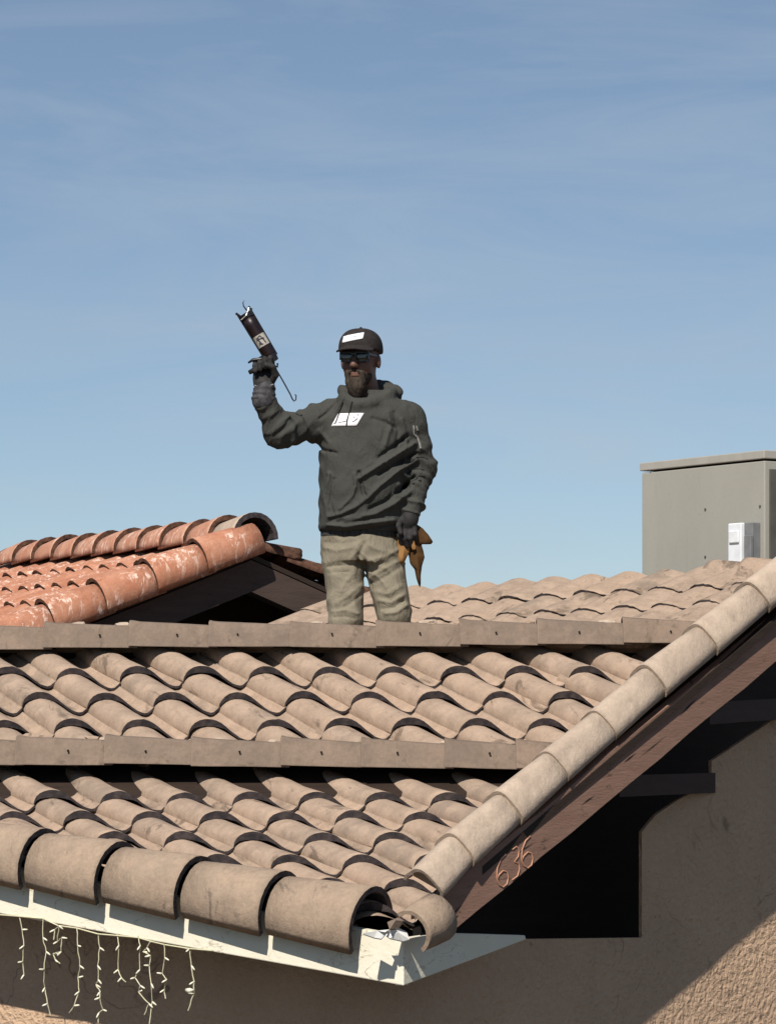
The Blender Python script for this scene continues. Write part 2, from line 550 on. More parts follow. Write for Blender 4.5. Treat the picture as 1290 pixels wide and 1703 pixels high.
def barrel(name, p0, p1, r0, r1, up, mats, parent, a0=-90, a1=90, thick=0.022, seg=12, wob=0.0, seed=0, m0=1, boxy=2.0):
    """half-round trim tile: axis p0 -> p1, open lip at p0; angles about the axis from `up`"""
    rr = random.Random(seed)
    p0, p1, up = V(p0), V(p1), V(up)
    t = (p1 - p0).normalized()
    up = (up - t * up.dot(t)).normalized()
    sd = t.cross(up)
    vs, fs, mi = [], [], []
    rings = [(0.0, r0), (0.10, r0 * 0.995), (0.55, (r0 + r1) / 2), (1.0, r1)]
    n = seg + 1
    for inner in (0, 1):
        for k, (s, r) in enumerate(rings):
            q = p0.lerp(p1, s)
            for i in range(n):
                a = R(a0 + (a1 - a0) * i / seg)
                rad = r * (1 + rr.uniform(-wob, wob)) / (abs(math.cos(a - 0.5)) ** boxy + abs(math.sin(a - 0.5)) ** boxy) ** (1 / boxy) - inner * thick
                vs.append(q + (up * math.cos(a) + sd * math.sin(a)) * rad)
    o = n * len(rings)
    for k in range(len(rings) - 1):
        for i in range(seg):
            a = k * n + i
            fs.append((a, a + n, a + n + 1, a + 1)); mi.append(0)
            fs.append((o + a, o + a + 1, o + a + n + 1, o + a + n)); mi.append(1)
    L = (len(rings) - 1) * n
    for i in range(seg):
        fs.append((i, i + 1, o + i + 1, o + i)); mi.append(m0)
        fs.append((L + i + 1, L + i, o + L + i, o + L + i + 1)); mi.append(1)
    for k in range(len(rings) - 1):
        a, b = k * n, (k + 1) * n
        fs.append((a, o + a, o + b, b)); mi.append(1)
        a, b = k * n + seg, (k + 1) * n + seg
        fs.append((a, b, o + b, o + a)); mi.append(1)
    ob = mk(name, vs, fs, mats, parent, mi)
    for p, k in zip(ob.data.polygons, mi):
        p.use_smooth = (k == 0)
    return ob


class Field:
    """a roof plane with its own axes: X along the courses, U upslope, N outwards"""
    def __init__(s, pt, yaw, pitch, tilt=0.0, sink=0.105):
        a, p = R(yaw), R(pitch)
        X = V((math.cos(a), -math.sin(a), tilt)).normalized()
        H = V((math.sin(a), math.cos(a), 0))
        U = (H * math.cos(p) + V((0, 0, math.sin(p))))
        U = (U - X * U.dot(X)).normalized()
        s.X, s.U, s.N = X, U, X.cross(U).normalized()
        s.pt = V(pt) - s.N * sink

    def hit(s, x, y, n=0.105):
        return hit(x, y, s.pt + s.N * n, s.N)

    def uv(s, q):
        d = V(q) - s.pt
        return d.dot(s.X), d.dot(s.U)

    def at(s, u, v, n=0.0):
        return s.pt + s.X * u + s.U * v + s.N * n

    def W(s, u, v, n=0.0):
        q = s.at(u, v, n)
        M = Matrix((s.X, s.U, s.N)).transposed().to_4x4()
        M.translation = q
        return M


def lay_tiles(f, rows, cols, o, ex, ey, shapes, parent, cuts=(), name='roof_tile', jitter=1.0):
    """tiles with noses at o + c*ex + r*ey (in the plane's X, U); trimmed by cuts (point, outward normal)"""
    for r in rows:
        dv = random.uniform(-0.006, 0.006)
        for c in cols:
            me = random.choice(shapes)
            W = f.W(o[0] + c * ex[0] + r * ey[0], o[1] + c * ex[1] + r * ey[1] + dv + jitter * random.gauss(0, 0.004), random.gauss(0, 0.002) * jitter)
            W = W @ Matrix.Rotation(random.gauss(0, 0.012) * jitter, 4, 'Z') @ Matrix.Rotation(random.gauss(0, 0.006) * jitter, 4, 'X')
            use = me
            gone = False
            for (pt, nn) in cuts:
                ds = [(W @ v.co - pt).dot(nn) for v in me.vertices]
                if min(ds) >= 0:
                    gone = True
                    break
                if max(ds) > 0:
                    bm = bmesh.new()
                    bm.from_mesh(use)
                    Wi = W.inverted()
                    bmesh.ops.bisect_plane(bm, geom=bm.verts[:] + bm.edges[:] + bm.faces[:], plane_co=Wi @ pt,
                                           plane_no=(Wi.to_3x3() @ nn).normalized(), clear_outer=True)
                    use = use.copy()
                    bm.to_mesh(use)
                    bm.free()
                    if not use.polygons:
                        gone = True
                        break
            if not gone:
                link(name, use, parent, W)


def lattice(f, p, pc, nc, pr, nr):
    """column and course steps of a plane read between roof points: p -> pc is nc columns, p -> pr is nr courses down"""
    o = V(f.uv(f.hit(*p)))
    return o, (V(f.uv(f.hit(*pc[1]))) - V(f.uv(f.hit(*pc[0])))) / nc, -(V(f.uv(f.hit(*pr[1]))) - V(f.uv(f.hit(*pr[0])))) / nr


# ------------------------------------------------------------------ the tiled house
FU = Field(P(645, 1235, 12.0), 0, 18.5)          # upper slope
FL = Field(P(645, 1290, 11.85), 0, 12.0, -0.005)         # lower slope
FB = Field(P(700, 1037, 16.0), 45, 19, 0.022)     # cross wing behind, rising to the right

house = empty('tiled_house', V((0.5, 11.6, 0)), 'near house with tan S-tile roof, white fascia and brown rake board numbered 636', 'house')

def rake_depth(x):
    return 10.05 + (x - 740) * 0.0022


RB0, RB1 = P(740, 1560, rake_depth(740)), P(1290, 1100, rake_depth(1290))         # lower edge of the rake board
rk = (RB1 - RB0); rk.z = 0; rk.normalize()
NB = V((rk.y, -rk.x, 0))                                    # outward normal of the gable


# front edge of the lower slope (skewed), at the barrel axis
E0, E1 = FL.hit(-190, 1398), FL.hit(640, 1548)
E0 = P(-190, 1392, (FL.hit(-190, 1360)).y)
E1 = P(612, 1542, (FL.hit(612, 1500)).y - 0.02)
ed = (E1 - E0); edh = V((ed.x, ed.y, 0)).normalized()
NF = V((edh.y, -edh.x, 0))                                  # outward normal of the front
cut_front = (E0 + NF * 0.0, NF)
rk_mid = P(1007, 1213, rake_depth(1007))
def cut_line(f, a, b):
    """vertical plane through two points of a roof plane, facing right"""
    qa, qb = f.hit(*a, 0.05), f.hit(*b, 0.05)
    d = qb - qa
    return (qa, V((d.y, -d.x, 0)).normalized())


cut_rakeU = cut_line(FU, (952, 1266), (1192, 1066))
cut_rakeL = cut_line(FL, (738, 1478), (962, 1276))
cut_rakeB = (P(1235, 1020, 14.3), V((1, 0.1, 0)).normalized())

# upper slope tiles
def shapes_for(name, mats, ex, ey, hump, seed, n_=5, **kw):
    return [s_tile(name, mats, ex, ey, hump, jit=0.0010, chip=0.014, seed=seed + k, **kw) for k in range(n_)]


oL, exL, eyL = lattice(FL, (527, 1314), ((195, 1314), (745, 1315)), 5, ((305, 1314), (547, 1457)), 4)
v1 = oL[1]
oU, exU, eyU = lattice(FU, (549, 1112), ((119, 1113), (866, 1111)), 7, ((401, 1113), (527, 1200)), 2)
for rws, kw in ((range(-3, 0), {}), ([0], {'lap': 1.45})):
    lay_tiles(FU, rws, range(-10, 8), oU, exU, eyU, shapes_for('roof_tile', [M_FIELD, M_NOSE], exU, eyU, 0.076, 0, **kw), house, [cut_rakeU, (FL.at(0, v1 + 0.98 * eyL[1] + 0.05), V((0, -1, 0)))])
# lower slope tiles
oL, exL, eyL = lattice(FL, (527, 1314), ((195, 1314), (745, 1315)), 5, ((305, 1314), (547, 1457)), 4)
for rws, kw in ((range(-8, 0), {}), ([0], {'lap': 1.75})):
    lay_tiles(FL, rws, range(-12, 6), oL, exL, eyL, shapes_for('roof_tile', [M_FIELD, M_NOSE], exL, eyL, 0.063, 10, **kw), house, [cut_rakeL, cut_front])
v0, v1 = oU[1], oL[1]
# cross wing tiles
exB, eyB = V((0.27, 0)), V((0, 0.33))
lay_tiles(FB, range(-3, 3), range(-6, 12), V((0.03, 0.0)), exB, eyB, [s_tile('roof_tile', [M_FIELD, M_NOSE], exB, eyB, 0.034, 0.014, 0.012, 0.002, 0.035, 30 + k, gap=0.06) for k in range(5)], house, [])
print('tile steps', exU, eyU, exL, eyL, 'edge depth', E0, E1)


def deck(name, pts, mat, th=0.03):
    b = MB()
    b.prism(pts, (0, 0, -th))
    return b.build(name, mat, house)


# decking under the tiles
uv = FU.uv
def to_rake(f, v, n=-0.035):
    """point of a roof plane on the rake line at upslope v"""
    cp_, cn_ = (cut_rakeU if f is FU else cut_rakeL)
    u = (cp_ - f.at(0, v)).dot(cn_) / f.X.dot(cn_)
    return f.at(u, v, n)


deck('roof_deck', [FU.at(-2.4, v0 - 1.15, -0.035), to_rake(FU, v0 - 1.15), to_rake(FU, v0 + 0.36), FU.at(-2.4, v0 + 0.36, -0.035)], M_DARKWOOD)
dk = [E0 - NF * 0.02 - V((0, 0, 0.09)), E1 - NF * 0.02 - V((0, 0, 0.09)), P(725, 1500, 10.12) - V((0, 0, 0.05)), to_rake(FL, v1 + 0.40), FL.at(-2.4, v1 + 0.40, -0.035)]
deck('roof_deck', dk, M_BLACK)  # black colour paints the shade of the voids under the tiles
deck('roof_deck', [FB.at(-1.9, -1.2, -0.035), FB.at(3.6, -1.2, -0.035), FB.at(3.6, 0.98, -0.035), FB.at(-1.9, 0.98, -0.035)], M_DARKWOOD)
# back slope of the front ridge falling to the valley, and the far side of the wing
rdgL, rdgR = FU.at(-2.4, v0 + 0.44, 0.09), FU.at(1.5, v0 + 0.44, 0.09)
deck('roof_deck', [rdgL, rdgR, rdgR + V((0.25, 1.25, -0.55)), rdgL + V((0.4, 1.6, -0.62))], M_FIELD)
fbL, fbR = FB.at(-1.9, 0.97, -0.03), FB.at(3.6, 0.97, -0.03)
hB = V((math.sin(R(45)), math.cos(R(45)), 0))
deck('roof_deck', [fbL, fbR, fbR + hB * 2.5 - V((0, 0, 0.8)), fbL + hB * 2.5 - V((0, 0, 0.8))], M_FIELD)


# angular ridge trim in rows along the courses; joints read along each row
def trim_row(name, xs, y0, slope, f, v, parent, w=0.085, h=0.104):
    H = V((f.U.x, f.U.y, 0)).normalized()
    for i in range(len(xs) - 1):
        pl = f.at(0, v, 0.07)
        a = hit(xs[i] - 4, y0 + slope * xs[i], pl, H)
        b = hit(xs[i + 1] + 12, y0 + slope * (xs[i + 1]), pl, H)
        rr = random.Random(int(y0) + i)
        vs, fs, mi = [], [], []
        sec = [(-0.012, -0.004), (0.004, 0.028), (0.30 * w, 0.62 * h), (0.58 * w, 0.955 * h), (w, h), (1.42 * w, 0.955 * h), (1.7 * w, 0.62 * h), (2 * w, 0.0)]
        m = len(sec)
        js_ = [(0, 1.10), (0.05, 1.07), (0.12, 1.04), (0.5, 0.98), (1, 0.90)]
        dz = rr.uniform(-0.004, 0.008)
        dzb = dz - rr.uniform(0.0, 0.010)
        for inner in (0, 1):
            for t, k in js_:
                q = a.lerp(b, t)
                for (x, z) in sec:
                    x2 = (x - w) * (k - inner * 0.17) + w
                    z2 = z * k - (inner * 0.018 if z > 0.03 else 0)
                    vs.append(q + H * (x2 + rr.uniform(-.001, .001)) + V((0, 0, z2 + dz * (1 - t) + dzb * t + rr.uniform(-.0012, .0012))))
        o = m * len(js_)
        for k in range(len(js_) - 1):
            for c in range(m - 1):
                p_ = k * m + c
                fs.append((p_, p_ + m, p_ + m + 1, p_ + 1)); mi.append(0)
                fs.append((o + p_, o + p_ + 1, o + p_ + m + 1, o + p_ + m)); mi.append(1)
        L_ = (len(js_) - 1) * m
        for c in range(m - 1):
            fs.append((c, c + 1, o + c + 1, o + c)); mi.append(0)
            fs.append((L_ + c + 1, L_ + c, o + L_ + c, o + L_ + c + 1)); mi.append(1)
        for k in range(len(js_) - 1):
            p_, q_ = k * m, (k + 1) * m
            fs.append((p_, o + p_, o + q_, q_)); mi.append(1)
            p_, q_ = p_ + m - 1, q_ + m - 1
            fs.append((p_, q_, o + q_, o + p_)); mi.append(1)
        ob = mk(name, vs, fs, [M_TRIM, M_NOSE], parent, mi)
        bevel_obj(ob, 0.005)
        q = a.lerp(b, rr.uniform(.3, .6)) + H * (0.2 * w) + V((0, 0, 0.5 * h))
        cb_ = MB()
        cb_.tube([q - H * 0.012, q + H * 0.02], 0.0045, 6)
        cb_.build('nail_head', M_BLACK, ob)


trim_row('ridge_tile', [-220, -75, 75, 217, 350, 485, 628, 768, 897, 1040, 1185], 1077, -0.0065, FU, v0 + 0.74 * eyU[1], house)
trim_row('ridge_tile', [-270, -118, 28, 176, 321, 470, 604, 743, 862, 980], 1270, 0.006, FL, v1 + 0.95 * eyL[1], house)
# black strips added behind the trim rows, closing the voids and painting their shade
for (vv, f, uR) in ((v0 + 0.47, FU, 1.45), (v1 + 0.62, FL, 0.98)):
    b = MB()
    b.prism([f.at(-2.4, vv, -0.03), f.at(uR, vv, -0.03), f.at(uR, vv, 0.12), f.at(-2.4, vv, 0.12)], f.U * 0.02)
    b.build('void_shade_strip', M_BLACK, house)

rl = random.Random(21)
for (f, v, y0, sl, xr) in ((FU, v0 + 0.74 * eyU[1], 1077, -0.0065, (20, 1120)), (FL, v1 + 0.95 * eyL[1], 1270, 0.006, (10, 900))):
    Hh = V((f.U.x, f.U.y, 0)).normalized()
    for k in range(11):
        x = rl.uniform(*xr)
        q = hit(x, y0 + sl * x, f.at(0, v, 0.07), Hh) + Hh * rl.uniform(0.09, 0.12) + V((0, 0, rl.uniform(0.086, 0.102)))
        bm = bmesh.new()
        bmesh.ops.create_icosphere(bm, subdivisions=2, radius=rl.uniform(0.016, 0.028))
        for vv_ in bm.verts:
            vv_.co.x *= rl.uniform(1.5, 2.1); vv_.co.z *= 0.7
            vv_.co *= rl.uniform(0.8, 1.15)
        me = bpy.data.meshes.new('mortar_lump')
        bm.to_mesh(me); bm.free()
        me.materials.append(M_FIELD if k % 2 else M_RAKE)
        link('mortar_lump', me, house, Matrix.Translation(q) @ Matrix.Rotation(rl.uniform(-.4, .4), 4, 'Z'))
# front edge barrels, each lapping over the next on its right
js = [-175, -45, 83, 212, 341, 474, 612]
for i in range(len(js) - 1):
    def on(x):
        t = (x + 190) / (612 + 190)
        return E0.lerp(E1, t)
    a, b = on(js[i + 1]), on(js[i])
    t = (b - a).normalized()
    barrel('edge_tile', a - t * 0.012, b - t * 0.03, 0.139 + random.uniform(-0.003, 0.003), 0.121, NF * 0.42 + V((0, 0, 1)) + V((0, 0, random.uniform(-.03, .03))),
           [M_EDGE, M_NOSE], house, -104, 98, 0.02, 14, 0.006, seed=50 + i)

# rake tiles, upper over lower
rj = [(1352, 922), (1262, 1000), (1176, 1071), (1090, 1140), (1007, 1214), (927, 1283), (848, 1352), (768, 1422), (716, 1478)]
for i in range(len(rj) - 1):
    a = P(*rj[i + 1], rake_depth(rj[i + 1][0])) - NB * 0.036
    b = P(*rj[i], rake_depth(rj[i][0])) - NB * 0.036
    t = (b - a).normalized()
    a = a - V((0, 0, 0.01))
    barrel('rake_tile', a + V((0, 0, 0.010)), b + t * 0.05 - V((0, 0, 0.004)), 0.073 + random.uniform(-.003, .003), 0.064, NB * 0.55 + V((0, 0, 1)),
           [M_RAKE, M_RAKE], house, -100, 96, 0.012, 18, 0.010, seed=80 + i, boxy=3.2)
q, t = P(*rj[-1], rake_depth(rj[-1][0])) - NB * 0.036, (P(*rj[-2], rake_depth(rj[-2][0])) - P(*rj[-1], rake_depth(rj[-1][0]))).normalized()
up_ = NB * 0.55 + V((0, 0, 1)); up_ = (up_ - t * up_.dot(t)).normalized(); sd_ = t.cross(up_)
ring_ = [q + t * 0.03 + (up_ * math.cos(R(a_)) + sd_ * math.sin(R(a_))) * 0.06 for a_ in range(-98, 99, 14)]
b = MB()
b.prism(ring_, t * 0.03)
b.build('mortar_plug', M_FIELD, house)
# the corner piece at the foot of the rake
ca, cb = P(683, 1551, 9.84), P(726, 1527, 9.95)
barrel('rake_tile', ca, cb, 0.076, 0.084, (0.15, -1, 0.25), [M_EDGE, M_EDGE], house, -96, 92, 0.014, 14, 0.012, seed=99)

# rake board
b = MB()
bt = V((0, 0, 1))
TOPH = 0.165
p0, p1 = RB0, RB1 + (RB1 - RB0) * 0.25
n = 14
prof = []
random.seed(3)
for k in range(n + 1):
    q = p0.lerp(p1, k / n)
    prof.append((q, random.uniform(-0.006, 0.004), random.uniform(-0.004, 0.004)))
for k in range(n):
    (qa, ta, ba), (qb, tb, bb) = prof[k], prof[k + 1]
    A = [qa + bt * ba, qb + bt * bb, qb + bt * (TOPH + tb), qa + bt * (TOPH + ta)]
    b.add(A + [x - NB * 0.04 for x in A], [(0, 1, 2, 3), (7, 6, 5, 4), (0, 4, 5, 1), (3, 2, 6, 7)] +
          ([(0, 3, 7, 4)] if k == 0 else []) + ([(1, 5, 6, 2)] if k == n - 1 else []))
board = b.build('rake_board', M_BOARD, house)
# splits in the board, let into its face
for (xa, ya, xb, yb, w) in ((748, 1540, 763, 1520, 4), (752, 1522, 768, 1505, 2), (1128, 1192, 1160, 1160, 3.5), (1035, 1270, 1058, 1252, 2.5), (1060, 1262, 1110, 1222, 1.5), (965, 1340, 990, 1322, 2), (860, 1420, 890, 1400, 1.5)):
    A, B = hit(xa, ya, RB0 + NB * 0.0015, NB), hit(xb, yb, RB0 + NB * 0.0015, NB)
    wv = V((0, 0, w * 0.0011))
    md = A.lerp(B, 0.5)
    mk('crack', [A, md - wv, B, md + wv], [(0, 1, 2, 3)], M_BLACK, board)
# numerals 6 3 6, thin scripted metal strokes
def six(cx, cy, s):
    pts = [(4, -26), (-3, -19), (-8, -6), (-9, 8), (-6, 18), (0, 22), (6, 17), (8, 7), (5, -1), (0, -2), (-6, 4), (-8, 10)]
    return [(cx + x * s, cy + y * s) for x, y in pts]
def three(cx, cy, s):
    pts = [(-4, -20), (2, -25), (6, -20), (5, -10), (-1, -2), (5, 0), (7, 8), (4, 19), (-4, 25)]
    return [(cx + x * s, cy + y * s) for x, y in pts]
for nm, pts in (('numeral_six', six(836, 1451, 1.15)), ('numeral_three', three(856, 1436, 1.12)), ('numeral_six', six(877, 1420, 1.12))):
    b = MB()
    b.tube([hit(x, y, RB0 + NB * 0.0005, NB) for x, y in pts], 0.0030, 6)
    b.build(nm, M_NUM, board, True)

# gable wall parallel to the rake, with the open eave cut out of it
NW = V((math.sin(R(45)), -math.cos(R(45)), 0))
WPT = P(1290, 1300, rake_depth(1290) + 0.62)
def onw(x, y):
    return hit(x, y, WPT, NW)
# front wall behind the fascia
FPT = E0 - NF * 0.33
def onf(x, y):
    return hit(x, y, FPT, NF)
# fascia
FZ = 0.0
fb0 = hit(-190, 1486, E0 + NF * 0.045, NF)
fb1 = hit(670, 1640, E0 + NF * 0.045, NF)
ft0, ft1 = hit(-190, 1405, E0 + NF * 0.045, NF), hit(670, 1558, E0 + NF * 0.045, NF)
b = MB()
b.prism([fb0, fb1, ft1, ft0], -NF * 0.04)
fascia = bevel_obj(b.build('fascia_board', M_WHITE, house), 0.004)
# return fascia round the corner
c0 = hit(670, 1640, E0 + NF * 0.045, NF)
c1 = P(874, 1563, c0.y + 0.62)
rn = V((c1.y - c0.y, -(c1.x - c0.x), 0)).normalized()
rt = [c0, c1, hit(872, 1556, c0, rn), hit(742, 1552, c0, rn), hit(670, 1562, c0, rn)]
b = MB()
b.prism([q + V((0.002, 0, 0)) for q in rt], -rn * 0.035)
bevel_obj(b.build('return_board', M_WHITE, house), 0.003)

# corner of the two walls
def vline(p, n, q, m):
    """intersection (x, y) of two vertical planes"""
    A = Matrix(((n.x, n.y), (m.x, m.y)))
    return A.inverted() @ V((p.dot(n), q.dot(m)))
cxy = vline(WPT, NW, FPT, NF)
ztop = onw(900, 1560).z
wall_px = [(1067, 1560), (1067, 1384), (1090, 1356), (1128, 1330), (1150, 1319), (1183, 1306), (1183, 1266), (1240, 1228), (1290, 1194), (1420, 1106)]
top = [onw(*p) for p in wall_px]
corner_top = V((cxy.x, cxy.y, onw(720, 1560).z))
poly = [V((cxy.x, cxy.y, 0)), V((top[-1].x, top[-1].y, 0))] + top[::-1] + [corner_top]
b = MB()
b.prism(poly, -NW * 0.015)
b.build('gable_wall', M_STUCCO, house)
fl = onf(-420, 1500)
b = MB()
b.prism([V((fl.x, fl.y, 0)), V((cxy.x, cxy.y, 0)), V((cxy.x, cxy.y, onf(560, 1600).z)), V((fl.x, fl.y, onf(-420, 1400).z))], -NF * 0.12)
b.build('front_wall', M_STUCCO, house)
# soffit under the front edge
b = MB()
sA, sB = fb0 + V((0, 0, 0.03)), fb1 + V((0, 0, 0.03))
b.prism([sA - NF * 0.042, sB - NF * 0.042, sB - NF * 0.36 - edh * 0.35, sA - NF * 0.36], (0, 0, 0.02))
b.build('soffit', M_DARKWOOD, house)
# dark backing panel added inside the open eave to keep it black
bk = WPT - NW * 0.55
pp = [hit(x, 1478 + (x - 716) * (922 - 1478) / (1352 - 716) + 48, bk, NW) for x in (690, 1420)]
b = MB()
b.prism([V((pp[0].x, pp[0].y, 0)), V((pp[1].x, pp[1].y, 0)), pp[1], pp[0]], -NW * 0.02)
b.build('loft_dark_backing', M_DARKWOOD, house)
# mortar bed between the rake and the edges of the tile fields
ia, ib, ic, id_, ie = (P(*q, rake_depth(q[0])) - NB * 0.03 - V((0, 0, 0.045)) for q in ((700, 1500), (945, 1268), (945, 1268), (1176, 1071), (1420, 862)))
for pts in ([ia, ib, to_rake(FL, v1 + 0.62, -0.01), FL.hit(715, 1500, 0.0)], [ic, id_, to_rake(FU, v0 + 0.40, 0.0), to_rake(FU, v0 - 1.15, -0.03), to_rake(FL, v1 + 0.5, -0.012)], [id_, ie, V((ie.x + 0.2, 14.6, ie.z)), to_rake(FU, v0 + 0.42, 0.0)]):
    b = MB()
    b.prism(pts, (0, 0, -0.02))
    b.build('mortar_bed', M_FIELD, house)
# boarding under the rake tiles, dark below
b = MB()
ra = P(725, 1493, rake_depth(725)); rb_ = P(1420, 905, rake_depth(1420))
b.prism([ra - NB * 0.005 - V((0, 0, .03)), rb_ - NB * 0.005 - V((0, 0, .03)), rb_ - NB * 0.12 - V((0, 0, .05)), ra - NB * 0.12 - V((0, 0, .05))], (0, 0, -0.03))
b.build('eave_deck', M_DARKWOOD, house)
# lookout beams between board and wall
for (x0, y0, d0, x1, y1, d1, h) in ((1030, 1290, rake_depth(1030) + 0.07, 1188, 1286, None, 32), (1180, 1168, rake_depth(1180) + 0.07, 1330, 1160, None, 34)):
    A = P(x0, y0, d0)
    B = hit(x1, y1, WPT + NW * 0.004, NW)
    hz = V((0, 0, -h * 0.0024))
    b = MB()
    b.prism([A, B, B + hz, A + hz], V((0.03, 0.07, 0)))
    b.build('lookout_beam', M_LOOKOUT, house)

# torn flashing and mortar at the open corner
random.seed(8)
for (pts, mt) in (([(602, 1553), (618, 1550), (640, 1551), (648, 1546), (634, 1562), (622, 1560)], M_FOIL),
                  ([(640, 1555), (655, 1540), (676, 1550), (681, 1563), (670, 1566), (648, 1561)], M_FOIL),
                  ([(644, 1534), (662, 1526), (672, 1532), (662, 1545), (648, 1546)], M_TRIM)):
    ds = [9.83 + random.uniform(-0.02, 0.05) for _ in pts]
    vs = [P(x, y, d) for (x, y), d in zip(pts, ds)]
    c = sum(vs, V()) / len(vs) + V((0, -0.02, 0.012))
    nv = len(vs)
    b = MB()
    b.add(vs + [c], [(i, (i + 1) % nv, nv) for i in range(nv)])
    b.add([v + V((0, 0.01, -0.004)) for v in vs] + [c + V((0, 0.01, -0.004))], [((i + 1) % nv, i, nv) for i in range(nv)])
    b.build('flashing_scrap' if mt is M_FOIL else 'mortar_lump', mt, house)

# cross wing ridge trim (right-hand part of the skyline)
for i in range(7):
    ux = FB.uv(FB.hit(1062, 975))[0] + i * 0.235
    vv = 1.07
    a, b_ = FB.at(ux, vv, -0.05), FB.at(ux + 0.36, vv, -0.075)
    barrel('ridge_tile', a, b_, 0.112, 0.092, FB.N - FB.U * 0.3, [M_FIELD, M_NOSE], house, -95, 95, 0.022, 12, 0.01, seed=130 + i)

# ------------------------------------------------------------------ the orange-tiled neighbour
ohouse = empty('orange_roof_house', V((-2.0, 19, 0)), 'house behind on the left with an orange clay tile gable roof', 'house')
AP = P(418, 880, 18.0)                               # apex at the near gable end
OY = 61.3
rdir = V((-math.cos(R(OY)), math.sin(R(OY)), 0))     # ridge, receding to the left
gdir = V((math.sin(R(OY)), math.cos(R(OY)), 0))      # along the gable, to the right
OP = R(21)
# slope facing left/front: X along the courses (towards the near gable), U upslope to the ridge
FO = Field(AP - V((0, 0, 0.115)), 0, 0, sink=0)
FO.X = -rdir
FO.U = (gdir * math.cos(OP) + V((0, 0, math.sin(OP)))).normalized()
FO.N = FO.X.cross(FO.U).normalized()
exO, eyO = V((0.28, 0)), V((0, 0.345))
CSHAPES = shapes_for('clay_tile', [M_CLAY, M_CLAYNOSE], exO, eyO, 0.056, 40, 4, gap=0.10, thick=0.018)
lay_tiles(FO, range(-6, 0), range(-16, 0), V((-0.05, 0.0)), exO, eyO, CSHAPES, ohouse, name='clay_tile')
F2 = Field(AP - V((0, 0, 0.115)), 0, 0, sink=0)
F2.X = rdir
F2.U = (-gdir * math.cos(OP) + V((0, 0, math.sin(OP)))).normalized()
F2.N = F2.X.cross(F2.U).normalized()
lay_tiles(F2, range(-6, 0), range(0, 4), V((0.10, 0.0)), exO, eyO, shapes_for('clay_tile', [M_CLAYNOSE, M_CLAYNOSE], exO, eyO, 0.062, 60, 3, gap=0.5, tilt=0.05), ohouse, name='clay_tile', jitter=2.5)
for i in range(11):                                  # ridge tiles, each lapping the one to its left
    a = AP + rdir * (0.355 * i - 0.06) + V((0, 0, -0.052 + random.uniform(-.006, .006)))
    b_ = AP + rdir * (0.355 * i + 0.36) + V((0, 0, -0.075))
    barrel('ridge_tile', a, b_, 0.152, 0.130, (0, 0, 1), [M_RAKE if i == 0 else M_CLAYRIDGE, M_NOSE if i == 0 else M_CLAYNOSE], ohouse, -92, 92, 0.03, 12, 0.012, seed=160 + i)
for i in range(6):                                   # rake tiles down the front slope
    v_top, v_bot = -0.02 - i * 0.345, -0.37 - i * 0.345
    a = FO.at(0.02, v_bot, 0.045 + 0.012)
    b_ = FO.at(0.02, v_top + 0.05, 0.045 - 0.012)
    barrel('rake_tile', a, b_, 0.135, 0.115, FO.N + FO.X * 0.45, [M_CLAY, M_CLAYNOSE], ohouse, -100, 106, 0.022, 12, 0.01, seed=190 + i, m0=1)
b = MB()
b.prism([FO.at(-5.5, -2.4, -0.03), FO.at(-0.0, -2.4, -0.03), FO.at(0.0, 0, -0.03), FO.at(-5.5, 0, -0.03)], (0, 0, -0.03))
b.build('roof_deck', M_DARKWOOD, ohouse)
b = MB()
b.prism([F2.at(-0.0, -2.4, -0.03), F2.at(5.5, -2.4, -0.03), F2.at(5.5, 0, -0.03), F2.at(0.0, 0, -0.03)], (0, 0, -0.03))
b.build('roof_deck', M_DARKWOOD, ohouse)
NG = -rdir
for f, sgn in ((FO, 0), (F2, 1)):                    # gable boards
    o = f.pt + NG * (0.0)
    a0_ = o + V((0, 0, -0.07))
    a1_ = o - f.U * 2.6 + V((0, 0, -0.07))
    hz = V((0, 0, -0.19))
    b = MB()
    b.prism([a0_, a1_, a1_ + hz, a0_ + hz], -NG * 0.04 if sgn == 0 else -NG * 0.04 + V((0, 0.001, 0.0)))
    b.build('gable_board', M_CLAYBOARD, ohouse)
wq = FO.pt - NG * 0.75
b = MB()
b.prism([wq - V((0, 0, 0.12)), wq - FO.U * 2.4 - V((0, 0, 0.12)), V(((wq - FO.U * 2.4).x, (wq - FO.U * 2.4).y, 0)), V(((wq - F2.U * 2.4).x, (wq - F2.U * 2.4).y, 0)), wq - F2.U * 2.4 - V((0, 0, 0.12))], -NG * 0.1)
b.build('gable_wall', M_DARKWOOD, ohouse)
wl0 = FO.at(-0.7, -2.3, -0.1)
b = MB()
b.prism([wl0, wl0 + rdir * 5, V(((wl0 + rdir * 5).x, (wl0 + rdir * 5).y, 0)), V((wl0.x, wl0.y, 0))], gdir * 0.1)
b.build('side_wall', M_STUCCO, ohouse)

